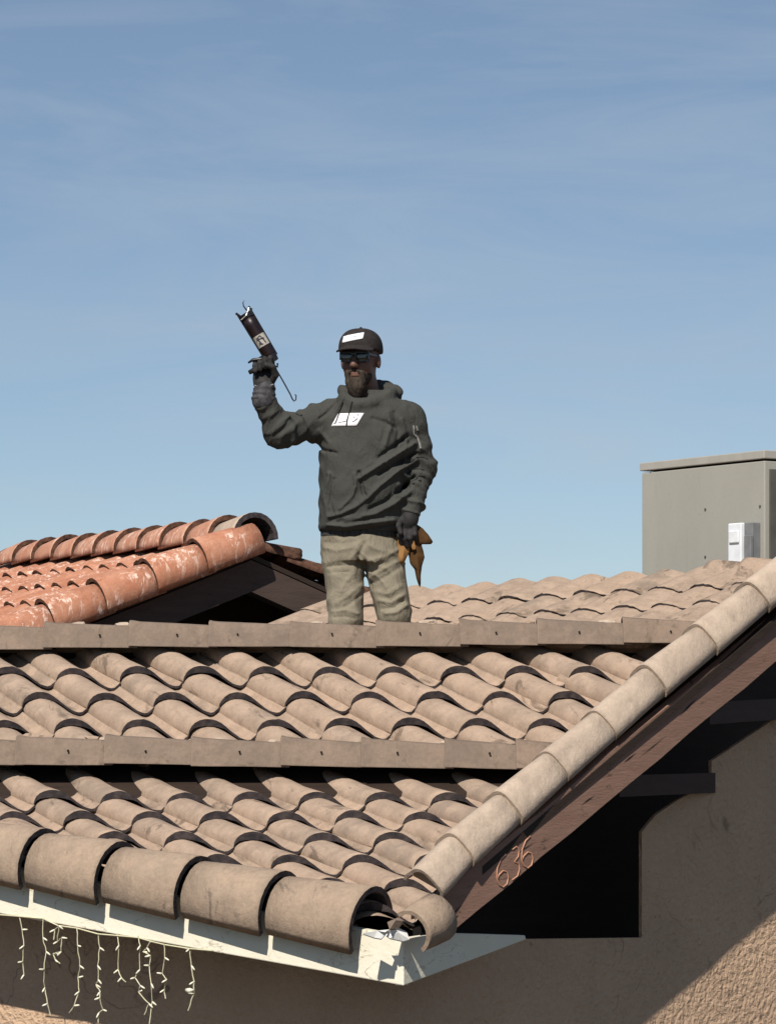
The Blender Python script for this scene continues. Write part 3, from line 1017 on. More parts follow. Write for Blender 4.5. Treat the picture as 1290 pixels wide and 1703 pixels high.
# ------------------------------------------------------------------ evaporative cooler
cl, cr = P(1067, 770, 16.75), P(1271, 752, 15.87)
cr.z = cl.z
cw = (cr - cl)
cn = V((cw.y, -cw.x, 0)).normalized()                # outward normal of the front face
cooler = empty('roof_cooler', V((cl.x + cw.x / 2, cl.y + cw.y / 2, FB.at(2.2, 0.9).z - 0.25)) - cn * 0.4, 'grey sheet metal rooftop cooler box standing behind the tan roof ridge', 'cooler')
zb = cooler.location.z
H = cl.z - zb
b = MB()
b.obox(V((cl.x, cl.y, zb + 0.02)), cw, -cn * 0.85, (0, 0, H - 0.075))
bevel_obj(b.build('cabinet', M_COOLER, cooler), 0.006)
b = MB()
o = V((cl.x, cl.y, cl.z - 0.045)) - cw.normalized() * 0.008 + cn * 0.010
b.obox(o, cw + cw.normalized() * 0.016, -cn * 0.87, (0, 0, 0.045))
bevel_obj(b.build('lid', M_LID, cooler), 0.005)
side = cw.normalized()
p = V((cr.x, cr.y, zb)) + side * 0.002 - cn * 0.03
b = MB()
b.obox(p + V((0, 0, 0.06)), -cn * 0.79, side * 0.012, (0, 0, H - 0.16))
pan = b.build('side_shade_panel', M_SIDESHADE, cooler)  # panel added to carry the side's painted shade
for (x, y) in ((1173, 847), (1173, 926), (1056 + 26, 783), (1260, 762), (1264, 842), (1193, 943)):
    q = hit(x, y, cl + cn * 0.0, cn)
    b = MB()
    b.tube([q, q + cn * 0.006], 0.006, 8)
    b.build('screw', M_SIDESHADE, cooler)
# isolator switch on its front
def cf(x, y, d=0.0):
    return hit(x, y, cl + cn * d, cn)
sx = side
b = MB()
q = cf(1230, 945); q2 = cf(1252, 870)
wS = (V((q2.x, q2.y, 0)) - V((q.x, q.y, 0))).length
b.obox(q, side * wS * 1.55, cn * 0.055, (0, 0, q2.z - q.z))
sw = bevel_obj(b.build('switch_box', M_SWITCHSIDE, cooler), 0.004)
b = MB()
b.obox(q + cn * 0.055 - V((0, 0, 0.0)), side * wS, cn * 0.028, (0, 0, (q2.z - q.z)))
bevel_obj(b.build('switch_cover', M_SWITCH, sw), 0.006)
b = MB()
b.obox(q + cn * 0.083 + side * wS * 0.16 + V((0, 0, (q2.z - q.z) * 0.55)), side * wS * 0.74, cn * 0.010, (0, 0, (q2.z - q.z) * 0.28))
bevel_obj(b.build('switch_handle', M_SWITCH, sw), 0.005)
b = MB()
b.obox(q + cn * 0.055 + side * wS * 1.12 + V((0, 0, 0.02)), side * wS * 0.5, cn * 0.02, (0, 0, (q2.z - q.z) * 0.62))
bevel_obj(b.build('switch_side', M_SWITCHSIDE, sw), 0.004)
b = MB()
b.tube([q + side * wS * 0.9 + cn * 0.03, q + side * wS * 0.9 + cn * 0.03 - V((0, 0, 0.2))], 0.016, 8)
b.build('conduit', M_SWITCHSIDE, sw, True)

# ------------------------------------------------------------------ icicle lights under the fascia
lp = hit(170, 1545, E0 + NF * 0.052, NF)
lights = empty('icicle_lights', lp, 'cream string of icicle lights hanging below the white fascia', 'string lights')
def lz(x, y, d=0.055):
    return hit(x / 3.0, 1360 + y / 3.0, E0 + NF * d, NF)
strands = [
    [(95, 495), (112, 560), (118, 640), (112, 720), (120, 785), (108, 800)],
    [(215, 505), (213, 600), (232, 670), (218, 760), (222, 850), (238, 930), (252, 990)],
    [(268, 610), (275, 560), (295, 540), (285, 620), (308, 600), (305, 670), (265, 680), (275, 710), (300, 730)],
    [(385, 550), (386, 640), (400, 740), (388, 800), (395, 870), (370, 940), (345, 975)],
    [(490, 590), (497, 650), (488, 740), (492, 810), (478, 835), (500, 870), (497, 900), (513, 960), (492, 975), (490, 1025)],
    [(583, 585), (592, 640), (590, 760), (605, 800), (628, 822)],
    [(688, 590), (698, 640), (697, 760), (672, 800), (700, 840), (690, 870), (742, 930), (720, 985)],
    [(748, 620), (735, 650), (712, 670), (752, 690), (745, 740), (755, 830), (757, 920), (745, 1030)],
    [(818, 630), (822, 700), (812, 780), (830, 810), (820, 860), (826, 905)],
    [(925, 655), (945, 655), (955, 740), (968, 820), (966, 880), (938, 965)],
]
rr = random.Random(4)
for si, s in enumerate(strands):
    b = MB()
    pts = [lz(*p, d=0.055 + rr.uniform(-0.012, 0.012)) for p in s]
    fine = []
    for i in range(len(pts) - 1):
        for k in range(3):
            q = pts[i].lerp(pts[i + 1], k / 3)
            fine.append(q + V((rr.uniform(-.0016, .0016), rr.uniform(-.002, .002), 0)))
    fine.append(pts[-1])
    b.tube(fine, 0.0021, 5)
    st = b.build('light_strand', M_WIRE, lights)
    for k in range(3, len(fine) - 1, 3):
        b = MB()
        dr = V((rr.choice((-1, 1)) * rr.uniform(.4, 1), rr.uniform(-.6, .1), rr.uniform(-1, .2))).normalized()
        q = fine[k]
        b.tube([q, q + dr * 0.008, q + dr * 0.017, q + dr * 0.021], [0.0028, 0.0038, 0.0030, 0.0010], 6)
        b.build('bulb', M_BULB, st, True)
b = MB()
top_line = [(0, 486), (95, 494), (215, 505), (290, 540), (385, 553), (490, 582), (585, 590), (690, 600), (750, 618), (820, 635), (945, 655), (1060, 665)]
b.tube([lz(*p, d=0.05) for p in top_line], 0.003, 5)
b.build('lead_wire', M_WIRE, lights)
b = MB()
q = lz(930, 862)
b.tube([q, q + V((0.012, -.012, 0)), q + V((0.025, -.016, .002))], [0.007, 0.009, 0.003], 8)
b.build('bulb', M_BULB, lights, True)

# ------------------------------------------------------------------ the man: volumes turned into surfaces
KM = 14.2 / F_
MB0 = P(600, 1195, 14.2)                              # ground point under him


def mp(x, y, dy=0.0):
    """photo pixel -> metres relative to the man's base"""
    return np.array([(x - 600) * KM, dy, (1195 - y) * KM])


class Vol:
    def __init__(s, lo, hi, h):
        s.lo = np.array(lo, float); s.h = h
        s.n = np.ceil((np.array(hi) - s.lo) / h).astype(int) + 1
        s.ax = [(s.lo[i] + h * np.arange(s.n[i])).astype(np.float32) for i in range(3)]
        s.F = np.full(tuple(s.n), 1.0, np.float32)

    def sub(s, lo, hi):
        i0 = np.clip(np.floor((np.array(lo) - s.lo) / s.h).astype(int), 0, s.n - 1)
        i1 = np.clip(np.ceil((np.array(hi) - s.lo) / s.h).astype(int) + 1, 1, s.n)
        sl = tuple(slice(a, b) for a, b in zip(i0, i1))
        g = [s.ax[0][sl[0]][:, None, None], s.ax[1][sl[1]][None, :, None], s.ax[2][sl[2]][None, None, :]]
        return sl, g

    def add(s, prim, k=0.02):
        fn, lo, hi = prim
        m_ = 0.05 + k
        sl, g = s.sub(np.array(lo) - m_, np.array(hi) + m_)
        d = fn(*g)
        a = s.F[sl]
        if k > 0:
            h = np.maximum(k - np.abs(a - d), 0) / k
            s.F[sl] = np.minimum(a, d) - h * h * k * 0.25
        else:
            s.F[sl] = np.minimum(a, d)

    def cut(s, prim, k=0.0):
        fn, lo, hi = prim
        sl, g = s.sub(np.array(lo) - 0.03, np.array(hi) + 0.03)
        s.F[sl] = np.maximum(s.F[sl], -fn(*g))

    def disp(s, fn, lo, hi):
        sl, g = s.sub(lo, hi)
        s.F[sl] = s.F[sl] + fn(*g)

    def front(s, x, z, lo=-9, hi=9):
        """first surface met coming from the camera side at (x, z)"""
        i = int(round((x - s.lo[0]) / s.h)); k = int(round((z - s.lo[2]) / s.h))
        col = s.F[i, :, k]
        for j in range(1, len(col)):
            if col[j] < 0 <= col[j - 1]:
                t = col[j - 1] / (col[j - 1] - col[j])
                return float(s.ax[1][j - 1] + t * s.h)
        return None

    def surface(s, relax=1):
        F = s.F
        S = F < 0
        nx, ny, nz = F.shape
        cnt = np.zeros((nx - 1, ny - 1, nz - 1), np.int8)
        offs = [(i, j, k) for i in (0, 1) for j in (0, 1) for k in (0, 1)]
        for (i, j, k) in offs:
            cnt += S[i:nx - 1 + i, j:ny - 1 + j, k:nz - 1 + k]
        act = (cnt > 0) & (cnt < 8)
        ii, jj, kk = np.nonzero(act)
        idx = np.full(act.shape, -1, np.int64)
        idx[ii, jj, kk] = np.arange(len(ii))
        acc = np.zeros((len(ii), 3)); num = np.zeros(len(ii))
        for a in offs:
            for ax in range(3):
                if a[ax]:
                    continue
                b = list(a); b[ax] = 1
                fa = F[ii + a[0], jj + a[1], kk + a[2]]
                fb = F[ii + b[0], jj + b[1], kk + b[2]]
                cr_ = (fa < 0) != (fb < 0)
                t = np.where(cr_, fa / np.where(cr_, fa - fb, 1), 0)
                p = np.tile(np.array(a, float), (len(ii), 1))
                p[:, ax] += t
                acc[cr_] += p[cr_]; num += cr_
        vs = (acc / num[:, None] + np.stack([ii, jj, kk], 1)) * s.h + s.lo
        quads = []
        # edges along each axis
        for ax in range(3):
            sa = [slice(None)] * 3; sb = [slice(None)] * 3
            sa[ax] = slice(0, -1); sb[ax] = slice(1, None)
            A, B = S[tuple(sa)], S[tuple(sb)]
            e = np.nonzero(A != B)
            o1, o2 = [(1, 2), (2, 0), (0, 1)][ax]
            c = np.stack(e, 1)
            ok = (c[:, o1] > 0) & (c[:, o2] > 0) & (c[:, o1] < F.shape[o1] - 1) & (c[:, o2] < F.shape[o2] - 1)
            c = c[ok]
            inside = A[tuple(c.T)]
            q = []
            for (d1, d2) in ((1, 1), (0, 1), (0, 0), (1, 0)):
                cc = c.copy(); cc[:, o1] -= d1; cc[:, o2] -= d2
                q.append(idx[tuple(cc.T)])
            q = np.stack(q, 1)
            q[~inside] = q[~inside][:, ::-1]
            quads.append(q)
        q = np.concatenate(quads)
        for _ in range(relax):
            a2 = np.zeros_like(vs); c2 = np.zeros(len(vs))
            for k in range(4):
                for dlt in (1, 3):
                    np.add.at(a2, q[:, k], vs[q[:, (k + dlt) % 4]]); np.add.at(c2, q[:, k], 1)
            vs = 0.5 * vs + 0.5 * a2 / np.maximum(c2, 1)[:, None]
        return vs, q

    def build(s, name, mat, parent, relax=1):
        vs, q = s.surface(relax)
        me = bpy.data.meshes.new(name)
        me.from_pydata(vs.tolist(), [], q.tolist())
        me.materials.append(mat)
        me.polygons.foreach_set('use_smooth', np.ones(len(me.polygons), dtype=bool))
        me.update()
        return link(name, me, parent, Matrix.Translation(MB0))


def cone(a, b, ra, rb):
    a, b = np.array(a, float), np.array(b, float)
    ba = b - a; L = float(ba @ ba)
    def fn(x, y, z):
        px, py, pz = x - a[0], y - a[1], z - a[2]
        t = np.clip((px * ba[0] + py * ba[1] + pz * ba[2]) / L, 0, 1)
        return np.sqrt((px - t * ba[0]) ** 2 + (py - t * ba[1]) ** 2 + (pz - t * ba[2]) ** 2) - (ra + (rb - ra) * t)
    r = max(ra, rb)
    return fn, np.minimum(a, b) - r, np.maximum(a, b) + r


def ell(c, r, M=None):
    c, r = np.array(c, float), np.array(r, float)
    def fn(x, y, z):
        px, py, pz = x - c[0], y - c[1], z - c[2]
        if M is not None:
            px, py, pz = (M[i][0] * px + M[i][1] * py + M[i][2] * pz for i in range(3))
        k0 = np.sqrt((px / r[0]) ** 2 + (py / r[1]) ** 2 + (pz / r[2]) ** 2)
        k1 = np.sqrt((px / r[0] ** 2) ** 2 + (py / r[1] ** 2) ** 2 + (pz / r[2] ** 2) ** 2)
        return k0 * (k0 - 1) / np.maximum(k1, 1e-6)
    m_ = max(r)
    return fn, c - m_, c + m_


def loft(tab, pw=2.0):
    """tab rows: z, cx, cy, a, b"""
    t = np.array(sorted(tab), float)
    def fn(x, y, z):
        cx_, cy_, a, b = (np.interp(z, t[:, 0], t[:, i]) for i in (1, 2, 3, 4))
        k = (np.abs((x - cx_) / a) ** pw + np.abs((y - cy_) / b) ** pw) ** (1 / pw)
        d = (k - 1) * np.minimum(a, b)
        return np.maximum(d, np.maximum(t[0, 0] - z, z - t[-1, 0]))
    R_ = max(t[:, 3].max(), t[:, 4].max())
    return fn, np.array([t[:, 1].min() - R_, t[:, 2].min() - R_, t[0, 0]]), np.array([t[:, 1].max() + R_, t[:, 2].max() + R_, t[-1, 0]])


def fold(pts, amp, wid, front=True):
    """ridge (amp<0) or groove (amp>0) along a polyline of photo pixels, on the camera side"""
    pp = [mp(*p) for p in pts]
    def fn(x, y, z):
        best = None
        for a, b in zip(pp[:-1], pp[1:]):
            bx, bz = b[0] - a[0], b[2] - a[2]
            t = np.clip(((x - a[0]) * bx + (z - a[2]) * bz) / (bx * bx + bz * bz), 0, 1)
            d = (x - a[0] - t * bx) ** 2 + (z - a[2] - t * bz) ** 2
            best = d if best is None else np.minimum(best, d)
        w = np.exp(-best / (wid * wid))
        return amp * w * (1 / (1 + np.exp((y - 0.03) * 60)) if front else 1.0)
    xs = [p[0] for p in pp]; zs = [p[2] for p in pp]
    return fn, (min(xs) - 3 * wid, -0.5, min(zs) - 3 * wid), (max(xs) + 3 * wid, 0.4, max(zs) + 3 * wid)


def wob(amp, f1, ph):
    """gentle uneven cloth"""
    def fn(x, y, z):
        return amp * (np.sin(f1 * x + 2.1 * np.sin(f1 * 0.6 * z + ph) + ph) * np.sin(f1 * 0.8 * z + 1.7 * np.sin(f1 * .7 * y) + ph * 2) +
                      0.6 * np.sin(f1 * 1.9 * z + 1.3 * np.sin(f1 * 1.1 * x) + ph * 3) * np.sin(f1 * 1.3 * y + ph))
    return fn


man = empty('person', MB0, 'man in charcoal hoodie, cap and sunglasses standing on the roof raising a caulking gun', 'person')

# joints (photo pixels + depth in metres)
SH_R, EL_R, WR_R = mp(548, 694, 0.0), mp(467, 724, -0.13), mp(441, 668, -0.20)
SH_L, EL_L, WR_L = mp(681, 697, 0.0), mp(699, 779, 0.02), mp(684, 848, -0.07)
HIP_R, KN_R, AN_R = mp(570, 905, 0.0), mp(575, 1030, -0.05), mp(580, 1172, 0.04)
HIP_L, KN_L, AN_L = mp(631, 905, 0.0), mp(655, 1020, -0.04), mp(662, 1150, 0.08)
HC_ = mp(599, 601, -0.02)                                 # head centre
hy = R(15)                                               # head turned to his right
HM = np.array([[math.cos(hy), -math.sin(hy), 0], [math.sin(hy), math.cos(hy), 0], [0, 0, 1]])   # world -> head


def hw(p):
    return HC_ + HM.T @ np.array(p, float)


def hell(c, r):
    return ell(hw(c), r, HM)


def finger_chain(vol, pts, r0, r1, g=0.0):
    n_ = len(pts)
    for i in range(n_ - 1):
        ra = r0 + (r1 - r0) * i / (n_ - 1); rb2 = r0 + (r1 - r0) * (i + 1) / (n_ - 1)
        vol.add(cone(pts[i], pts[i + 1], ra + g, rb2 + g), 0.004)


# the raised right hand: wrist below, fist round the gun handle
HA, HB = mp(458, 608, -0.215), mp(424, 624, -0.205)       # handle axis
hax = (HB - HA) / np.linalg.norm(HB - HA)


def right_hand(vol, g=0.0):
    vol.add(cone(WR_R, mp(441, 646, -0.195), 0.034 + g, 0.042 + g), 0.02)
    vol.add(ell(mp(440, 637, -0.185), (0.046 + g, 0.034 + g, 0.040 + g)), 0.015)
    for i, t in enumerate((0.14, 0.39, 0.64, 0.88)):
        c = HA + (HB - HA) * t
        ln = (1.0, 1.08, 1.03, 0.86)[i]
        k0 = c + np.array([0.0, 0.030, -0.036])
        k1 = c + np.array([0.003, 0.036, 0.006]) * 1.0
        k2 = c + np.array([0.0, 0.004, 0.034 * ln])
        k3 = c + np.array([-0.002, -0.034 * ln, 0.014])
        k4 = c + np.array([0.0, -0.036, -0.014 * ln])
        finger_chain(vol, [k0, k1, k2, k3, k4], 0.0125, 0.0095, g)
    finger_chain(vol, [mp(452, 645, -0.20), mp(461, 632, -0.235), mp(457, 620, -0.255), mp(447, 617, -0.262)], 0.016, 0.011, g)


def left_hand(vol, g=0.0):
    vol.add(cone(WR_L, mp(680, 866, -0.075), 0.032 + g, 0.040 + g), 0.02)
    vol.add(ell(mp(678, 872, -0.075), (0.036 + g, 0.026 + g, 0.045 + g)), 0.015)
    for i, (x0, y0, x1, y1, x2, y2) in enumerate(((668, 880, 664, 893, 668, 905), (674, 884, 671, 898, 676, 910), (681, 884, 681, 897, 684, 908), (688, 880, 689, 891, 690, 900))):
        finger_chain(vol, [mp(x0, y0, -0.085), mp(x1, y1, -0.100), mp(x2, y2, -0.080)], 0.0125, 0.009, g)
    finger_chain(vol, [mp(668, 864, -0.085), mp(662, 876, -0.115), mp(666, 889, -0.125)], 0.0145, 0.010, g)


# --- body (one continuous surface; clothes go over it)
body = Vol((-0.62, -0.42, -0.03), (0.46, 0.34, 1.86), 0.0065)
tors = [(mp(0, 893)[2], 0.0, 0.0, 0.16, 0.12), (mp(0, 820)[2], 0.012, 0.0, 0.17, 0.13), (mp(0, 740)[2], 0.012, 0.0, 0.175, 0.12), (mp(0, 690)[2], 0.02, 0.0, 0.19, 0.10), (mp(0, 662)[2], 0.028, 0.01, 0.10, 0.075)]
body.add(loft(tors), 0.02)
for a, b_, c, r in ((SH_R, EL_R, WR_R, (0.058, 0.044, 0.028)), (SH_L, EL_L, WR_L, (0.058, 0.044, 0.028))):
    body.add(cone(a, b_, r[0], r[1]), 0.03); body.add(cone(b_, c, r[1] * 1.02, r[2]), 0.02)
for a, b_, c in ((HIP_R, KN_R, AN_R), (HIP_L, KN_L, AN_L)):
    body.add(cone(a, b_, 0.082, 0.055), 0.03); body.add(cone(b_, c, 0.056, 0.036), 0.02)
    body.add(cone(c, c + np.array([-0.01, -0.13, -0.045]), 0.036, 0.028), 0.02)
    body.add(cone(c, c + np.array([0.0, 0.04, -0.04]), 0.034, 0.03), 0.02)
right_hand(body, -0.003)
left_hand(body, -0.003)
body.add(cone(hw((0, 0.025, -0.05)), mp(610, 664, 0.025), 0.060, 0.070), 0.02)
body.add(hell((0, 0.01, 0.03), (0.080, 0.100, 0.112)), 0.03)
body.add(hell((0, -0.030, -0.055), (0.066, 0.068, 0.078)), 0.03)
body.add(hell((0, -0.078, -0.112), (0.030, 0.026, 0.024)), 0.025)
for sx_ in (-1, 1):
    body.add(hell((sx_ * 0.040, -0.062, -0.028), (0.028, 0.026, 0.030)), 0.02)
    body.add(hell((sx_ * 0.086, 0.012, -0.004), (0.011, 0.022, 0.034)), 0.008)
    body.cut(hell((sx_ * 0.034, -0.104, 0.014), (0.018, 0.012, 0.011)))
    body.add(hell((sx_ * 0.034, -0.084, 0.013), (0.013, 0.013, 0.011)), 0.003)
    body.add(hell((sx_ * 0.013, -0.108, -0.034), (0.010, 0.012, 0.009)), 0.008)
body.add(hell((0, -0.082, 0.040), (0.056, 0.020, 0.013)), 0.015)
body.add(cone(hw((0, -0.092, 0.020)), hw((0, -0.121, -0.030)), 0.011, 0.015), 0.01)
body.add(hell((0, -0.098, -0.063), (0.025, 0.012, 0.0065)), 0.006)
body.add(hell((0, -0.096, -0.077), (0.022, 0.012, 0.0075)), 0.006)
body.build('body', M_SKIN, man, 0)

# --- beard and moustache
bd = Vol(HC_ - 0.2, HC_ + 0.2, 0.004)
bd.add(hell((0, -0.074, -0.120), (0.047, 0.036, 0.048)), 0.02)
bd.add(hell((0, -0.066, -0.158), (0.028, 0.024, 0.030)), 0.02)
for sx_ in (-1, 1):
    pass
    bd.add(cone(hw((sx_ * 0.004, -0.104, -0.052)), hw((sx_ * 0.035, -0.092, -0.066)), 0.009, 0.008), 0.006)
    bd.add(cone(hw((sx_ * 0.036, -0.092, -0.066)), hw((sx_ * 0.034, -0.088, -0.105)), 0.010, 0.016), 0.01)
jw_fn, jlo, jhi = hell((0, -0.029, -0.057), (0.0675, 0.0690, 0.0800))
def jawline(x, y, z):
    px, py, pz = x - HC_[0], y - HC_[1], z - HC_[2]
    hyy = HM[1][0] * px + HM[1][1] * py
    return np.maximum(np.maximum(jw_fn(x, y, z), pz + 0.066 + 0.45 * (hyy + 0.03)), hyy - 0.012)
bd.add((jawline, jlo, jhi), 0.004)  # thin jaw shell: stubble, with the jaw's shadow put into its dark colour
bd.cut(hell((0, -0.112, -0.076), (0.024, 0.024, 0.010)))
bd.build('beard', M_BEARD, man)

# --- cap: crown, brim, patch
cp = Vol(HC_ - np.array([0.25, 0.3, 0.1]), HC_ + np.array([0.25, 0.25, 0.25]), 0.004)
_, lo_, hi_ = hell((0, 0.010, 0.046), (0.101, 0.117, 0.108))
def cr_fn(x, y, z):
    px, py, pz = x - HC_[0], y - HC_[1], z - HC_[2]
    hx = HM[0][0] * px + HM[0][1] * py
    hyy = HM[1][0] * px + HM[1][1] * py
    k = (np.abs(hx / 0.101) ** 2.5 + np.abs((hyy - 0.010) / 0.117) ** 2.5 + np.abs((pz - 0.046) / 0.108) ** 2.5) ** 0.4
    return (k - 1) * 0.1
def crown(x, y, z):
    px, py, pz = x - HC_[0], y - HC_[1], z - HC_[2]
    hx = HM[0][0] * px + HM[0][1] * py
    hyy = HM[1][0] * px + HM[1][1] * py
    base = 0.046 + 0.10 * (hyy + 0.1) * -0.35
    return np.maximum(cr_fn(x, y, z), base - pz)
cp.add((crown, lo_, hi_), 0)
def brim(x, y, z):
    px, py, pz = x - HC_[0], y - HC_[1], z - HC_[2]
    hx = HM[0][0] * px + HM[0][1] * py
    hyy = HM[1][0] * px + HM[1][1] * py
    zz = 0.056 - 2.6 * hx * hx + 0.20 * (hyy + 0.10)
    e = np.sqrt((hx / 0.088) ** 2 + ((hyy + 0.095) / 0.088) ** 2)
    return np.maximum(np.maximum(np.abs(pz - zz) - 0.005, (e - 1) * 0.08), hyy + 0.06)
bx = hw((0, -0.13, 0.04))
cp.add((brim, bx - 0.12, bx + 0.12), 0.004)
cp.add(hell((0, 0.01, 0.157), (0.008, 0.008, 0.006)), 0.002)
cap = cp.build('cap', M_CAP, man)


def decal(name, vol, x0, x1, y0, y1, shear, mat, parent, nx=10, ny=4, off=0.004, slant=0.0):
    """thin patch lying on a volume's camera side; photo-pixel extents"""
    vs, fs = [], []
    last = -0.2
    for j in range(ny + 1):
        for i in range(nx + 1):
            y = y0 + (y1 - y0) * j / ny
            x = x0 + (x1 - x0) * i / nx + shear * (y1 - y) / (y1 - y0)
            yy = y + slant * (i / nx - 0.5)
            p_ = mp(x, yy)
            d = vol.front(p_[0], p_[2])
            if d is None:
                d = last
            last = d
            vs.append(V((p_[0], d - off, p_[2])) + MB0)
    for j in range(ny):
        for i in range(nx):
            a = j * (nx + 1) + i
            fs.append((a, a + nx + 1, a + nx + 2, a + 1))
    o = mk(name, vs, fs, mat, parent, smooth=True)
    md = o.modifiers.new('thick', 'SOLIDIFY'); md.thickness = 0.002
    return o


def strokes(name, vol, lines, r, mat, parent, off=0.006):
    b = MB()
    for ln in lines:
        pts = []
        for (x, y) in ln:
            p_ = mp(x, y)
            d = vol.front(p_[0], p_[2])
            if d is None:
                d = pts[-1].y - MB0.y + off if pts else -0.1
            pts.append(V((p_[0], d - off, p_[2])) + MB0)
        if len(pts) > 1:
            b.tube(pts, r, 5)
    return b.build(name, mat, parent)


patch = decal('cap_patch', cp, 569, 603.5, 559.8, 571.0, 2.2, M_PATCH, cap, 10, 4, 0.004, -6.0)
strokes('patch_print', cp, [[(588, 560), (588.7, 564.7), (590.7, 564.7), (594, 561.8)], [(598.4, 560.3), (602, 559.6), (601.8, 564.4)]], 0.0012, M_PRINTFAINT, patch, 0.006)

# --- sunglasses
gl = None
def hbox(b, c, r):
    vs = []
    for sz in (-1, 1):
        for (sx_, sy) in ((-1, -1), (1, -1), (1, 1), (-1, 1)):
            vs.append(V(hw((c[0] + sx_ * r[0], c[1] + sy * r[1], c[2] + sz * r[2]))) + MB0)
    b.box8(vs)
b = MB()
hbox(b, (0, -0.112, 0.022), (0.014, 0.004, 0.004))
for sx_ in (-1, 1):
    hbox(b, (sx_ * 0.036, -0.108, 0.029), (0.033, 0.005, 0.0045))
    hbox(b, (sx_ * 0.036, -0.107, -0.012), (0.028, 0.004, 0.003))
    hbox(b, (sx_ * 0.067, -0.102, 0.012), (0.004, 0.006, 0.016))
    hbox(b, (sx_ * 0.008, -0.110, 0.008), (0.003, 0.004, 0.016))
    vs = [V(hw(p)) + MB0 for p in ((sx_ * 0.066, -0.10, 0.026), (sx_ * 0.072, -0.10, 0.026), (sx_ * 0.072, -0.10, 0.015), (sx_ * 0.066, -0.10, 0.015),
                                   (sx_ * 0.082, 0.012, 0.024), (sx_ * 0.088, 0.012, 0.024), (sx_ * 0.088, 0.012, 0.016), (sx_ * 0.082, 0.012, 0.016))]
    b.box8(vs)
glasses = b.build('sunglasses', M_FRAME, man)
for sx_ in (-1, 1):
    vs, fs = [], []
    for j in range(5):
        for i in range(7):
            u = -1 + i / 3; w = -1 + j / 2
            rx = 0.029 * (1 - 0.10 * (w < -0.4))
            vs.append(V(hw((sx_ * 0.037 + u * rx, -0.108 - 0.004 * (1 - u * u) - 0.002 * (1 - w * w), 0.009 + w * 0.020))) + MB0)
    for j in range(4):
        for i in range(6):
            a = j * 7 + i
            fs.append((a, a + 1, a + 8, a + 7))
    o = mk('lens', vs, fs, M_LENS, glasses, smooth=True)
    md = o.modifiers.new('thick', 'SOLIDIFY'); md.thickness = 0.002

# --- hoodie
hd = Vol((-0.62, -0.42, mp(0, 915)[2]), (0.46, 0.34, mp(0, 618)[2]), 0.005)
T = lambda y, x, a, b_, cy=0.0: (mp(0, y)[2], (x - 600) * KM, cy, a * KM, b_)
hd.add(loft([T(887, 600, 64, .124), T(884, 600, 69, .142), T(876, 602, 73.5, .160), T(850, 604, 74, .172), T(800, 605, 74, .172), T(755, 605, 74, .160),
             T(720, 608, 78, .145), T(695, 610, 80, .128), T(675, 612, 70, .108), T(662, 611, 48, .092), T(650, 610, 30, .080)], 2.3), 0.02)
hd.add(cone(SH_R, EL_R, 0.079, 0.066), 0.05)
hd.add(cone(EL_R, WR_R + (EL_R - WR_R) * 0.06, 0.068, 0.046), 0.03)
hd.add(cone(SH_L, EL_L, 0.076, 0.066), 0.05)
hd.add(cone(EL_L, WR_L, 0.066, 0.046), 0.03)
# hood lying on the back and shoulders
for (x, y, dy, r) in ((572, 656, -0.045, .022), (588, 668, -0.085, .022), (600, 672, -0.095, .022)):
    pass
ring = [(590, 676, -0.098), (573, 664, -0.060), (571, 651, 0.01), (582, 643, 0.09), (612, 638, 0.125), (643, 640, 0.10), (656, 648, 0.04), (645, 660, -0.04), (622, 672, -0.085), (597, 678, -0.104)]
for a, b_ in zip(ring[:-1], ring[1:]):
    hd.add(cone(mp(*a), mp(*b_), 0.026, 0.026), 0.018)
hd.add(ell(mp(624, 655, 0.105), (0.125, 0.055, 0.062)), 0.04)
hd.add(cone(mp(630, 640, 0.06), mp(664, 652, 0.03), 0.030, 0.020), 0.02)
hd.cut(cone(mp(604, 640, 0.0), mp(603, 668, -0.035), 0.060, 0.066))
# cloth folds read from the photograph
FOLDS = [
    ([(690, 740), (660, 760), (625, 782), (598, 800)], -0.020, 0.016), ([(676, 728), (650, 750), (630, 765)], 0.014, 0.012),
    ([(692, 768), (665, 785), (632, 812), (612, 832)], -0.018, 0.014), ([(690, 755), (660, 774), (630, 793)], 0.016, 0.012),
    ([(688, 796), (668, 815), (640, 838), (615, 850)], 0.018, 0.014), ([(680, 822), (655, 842), (625, 858), (575, 868)], -0.016, 0.016),
    ([(548, 792), (540, 830), (545, 868)], -0.010, 0.014), ([(556, 800), (550, 840), (560, 872), (600, 862)], 0.008, 0.010),
    ([(598, 790), (601, 806), (605, 824), (612, 832)], 0.014, 0.012), ([(612, 832), (590, 848), (568, 858), (548, 862)], -0.013, 0.014),
    ([(590, 793), (592, 812), (586, 830), (566, 850)], -0.012, 0.012),
    ([(545, 876), (575, 880), (610, 874), (655, 868)], -0.013, 0.014), ([(536, 884), (570, 889), (610, 883), (662, 874)], 0.012, 0.007),
    ([(655, 690), (662, 720), (658, 750)], 0.009, 0.012), ([(645, 690), (650, 715), (640, 745)], -0.010, 0.014), ([(668, 700), (676, 735), (672, 765)], -0.008, 0.012),
    ([(532, 700), (545, 690), (560, 672)], 0.008, 0.010), ([(555, 700), (562, 680), (572, 664)], -0.006, 0.010), ([(533, 720), (548, 740), (545, 790)], -0.007, 0.012),
    ([(530, 744), (540, 752), (560, 757)], 0.010, 0.010), ([(620, 700), (640, 706), (655, 715)], 0.008, 0.012),
]
for pts, amp, wd in FOLDS:
    fn, lo, hi = fold(pts, amp * 1.15, wd * 0.72)
    hd.disp(fn, lo, hi)


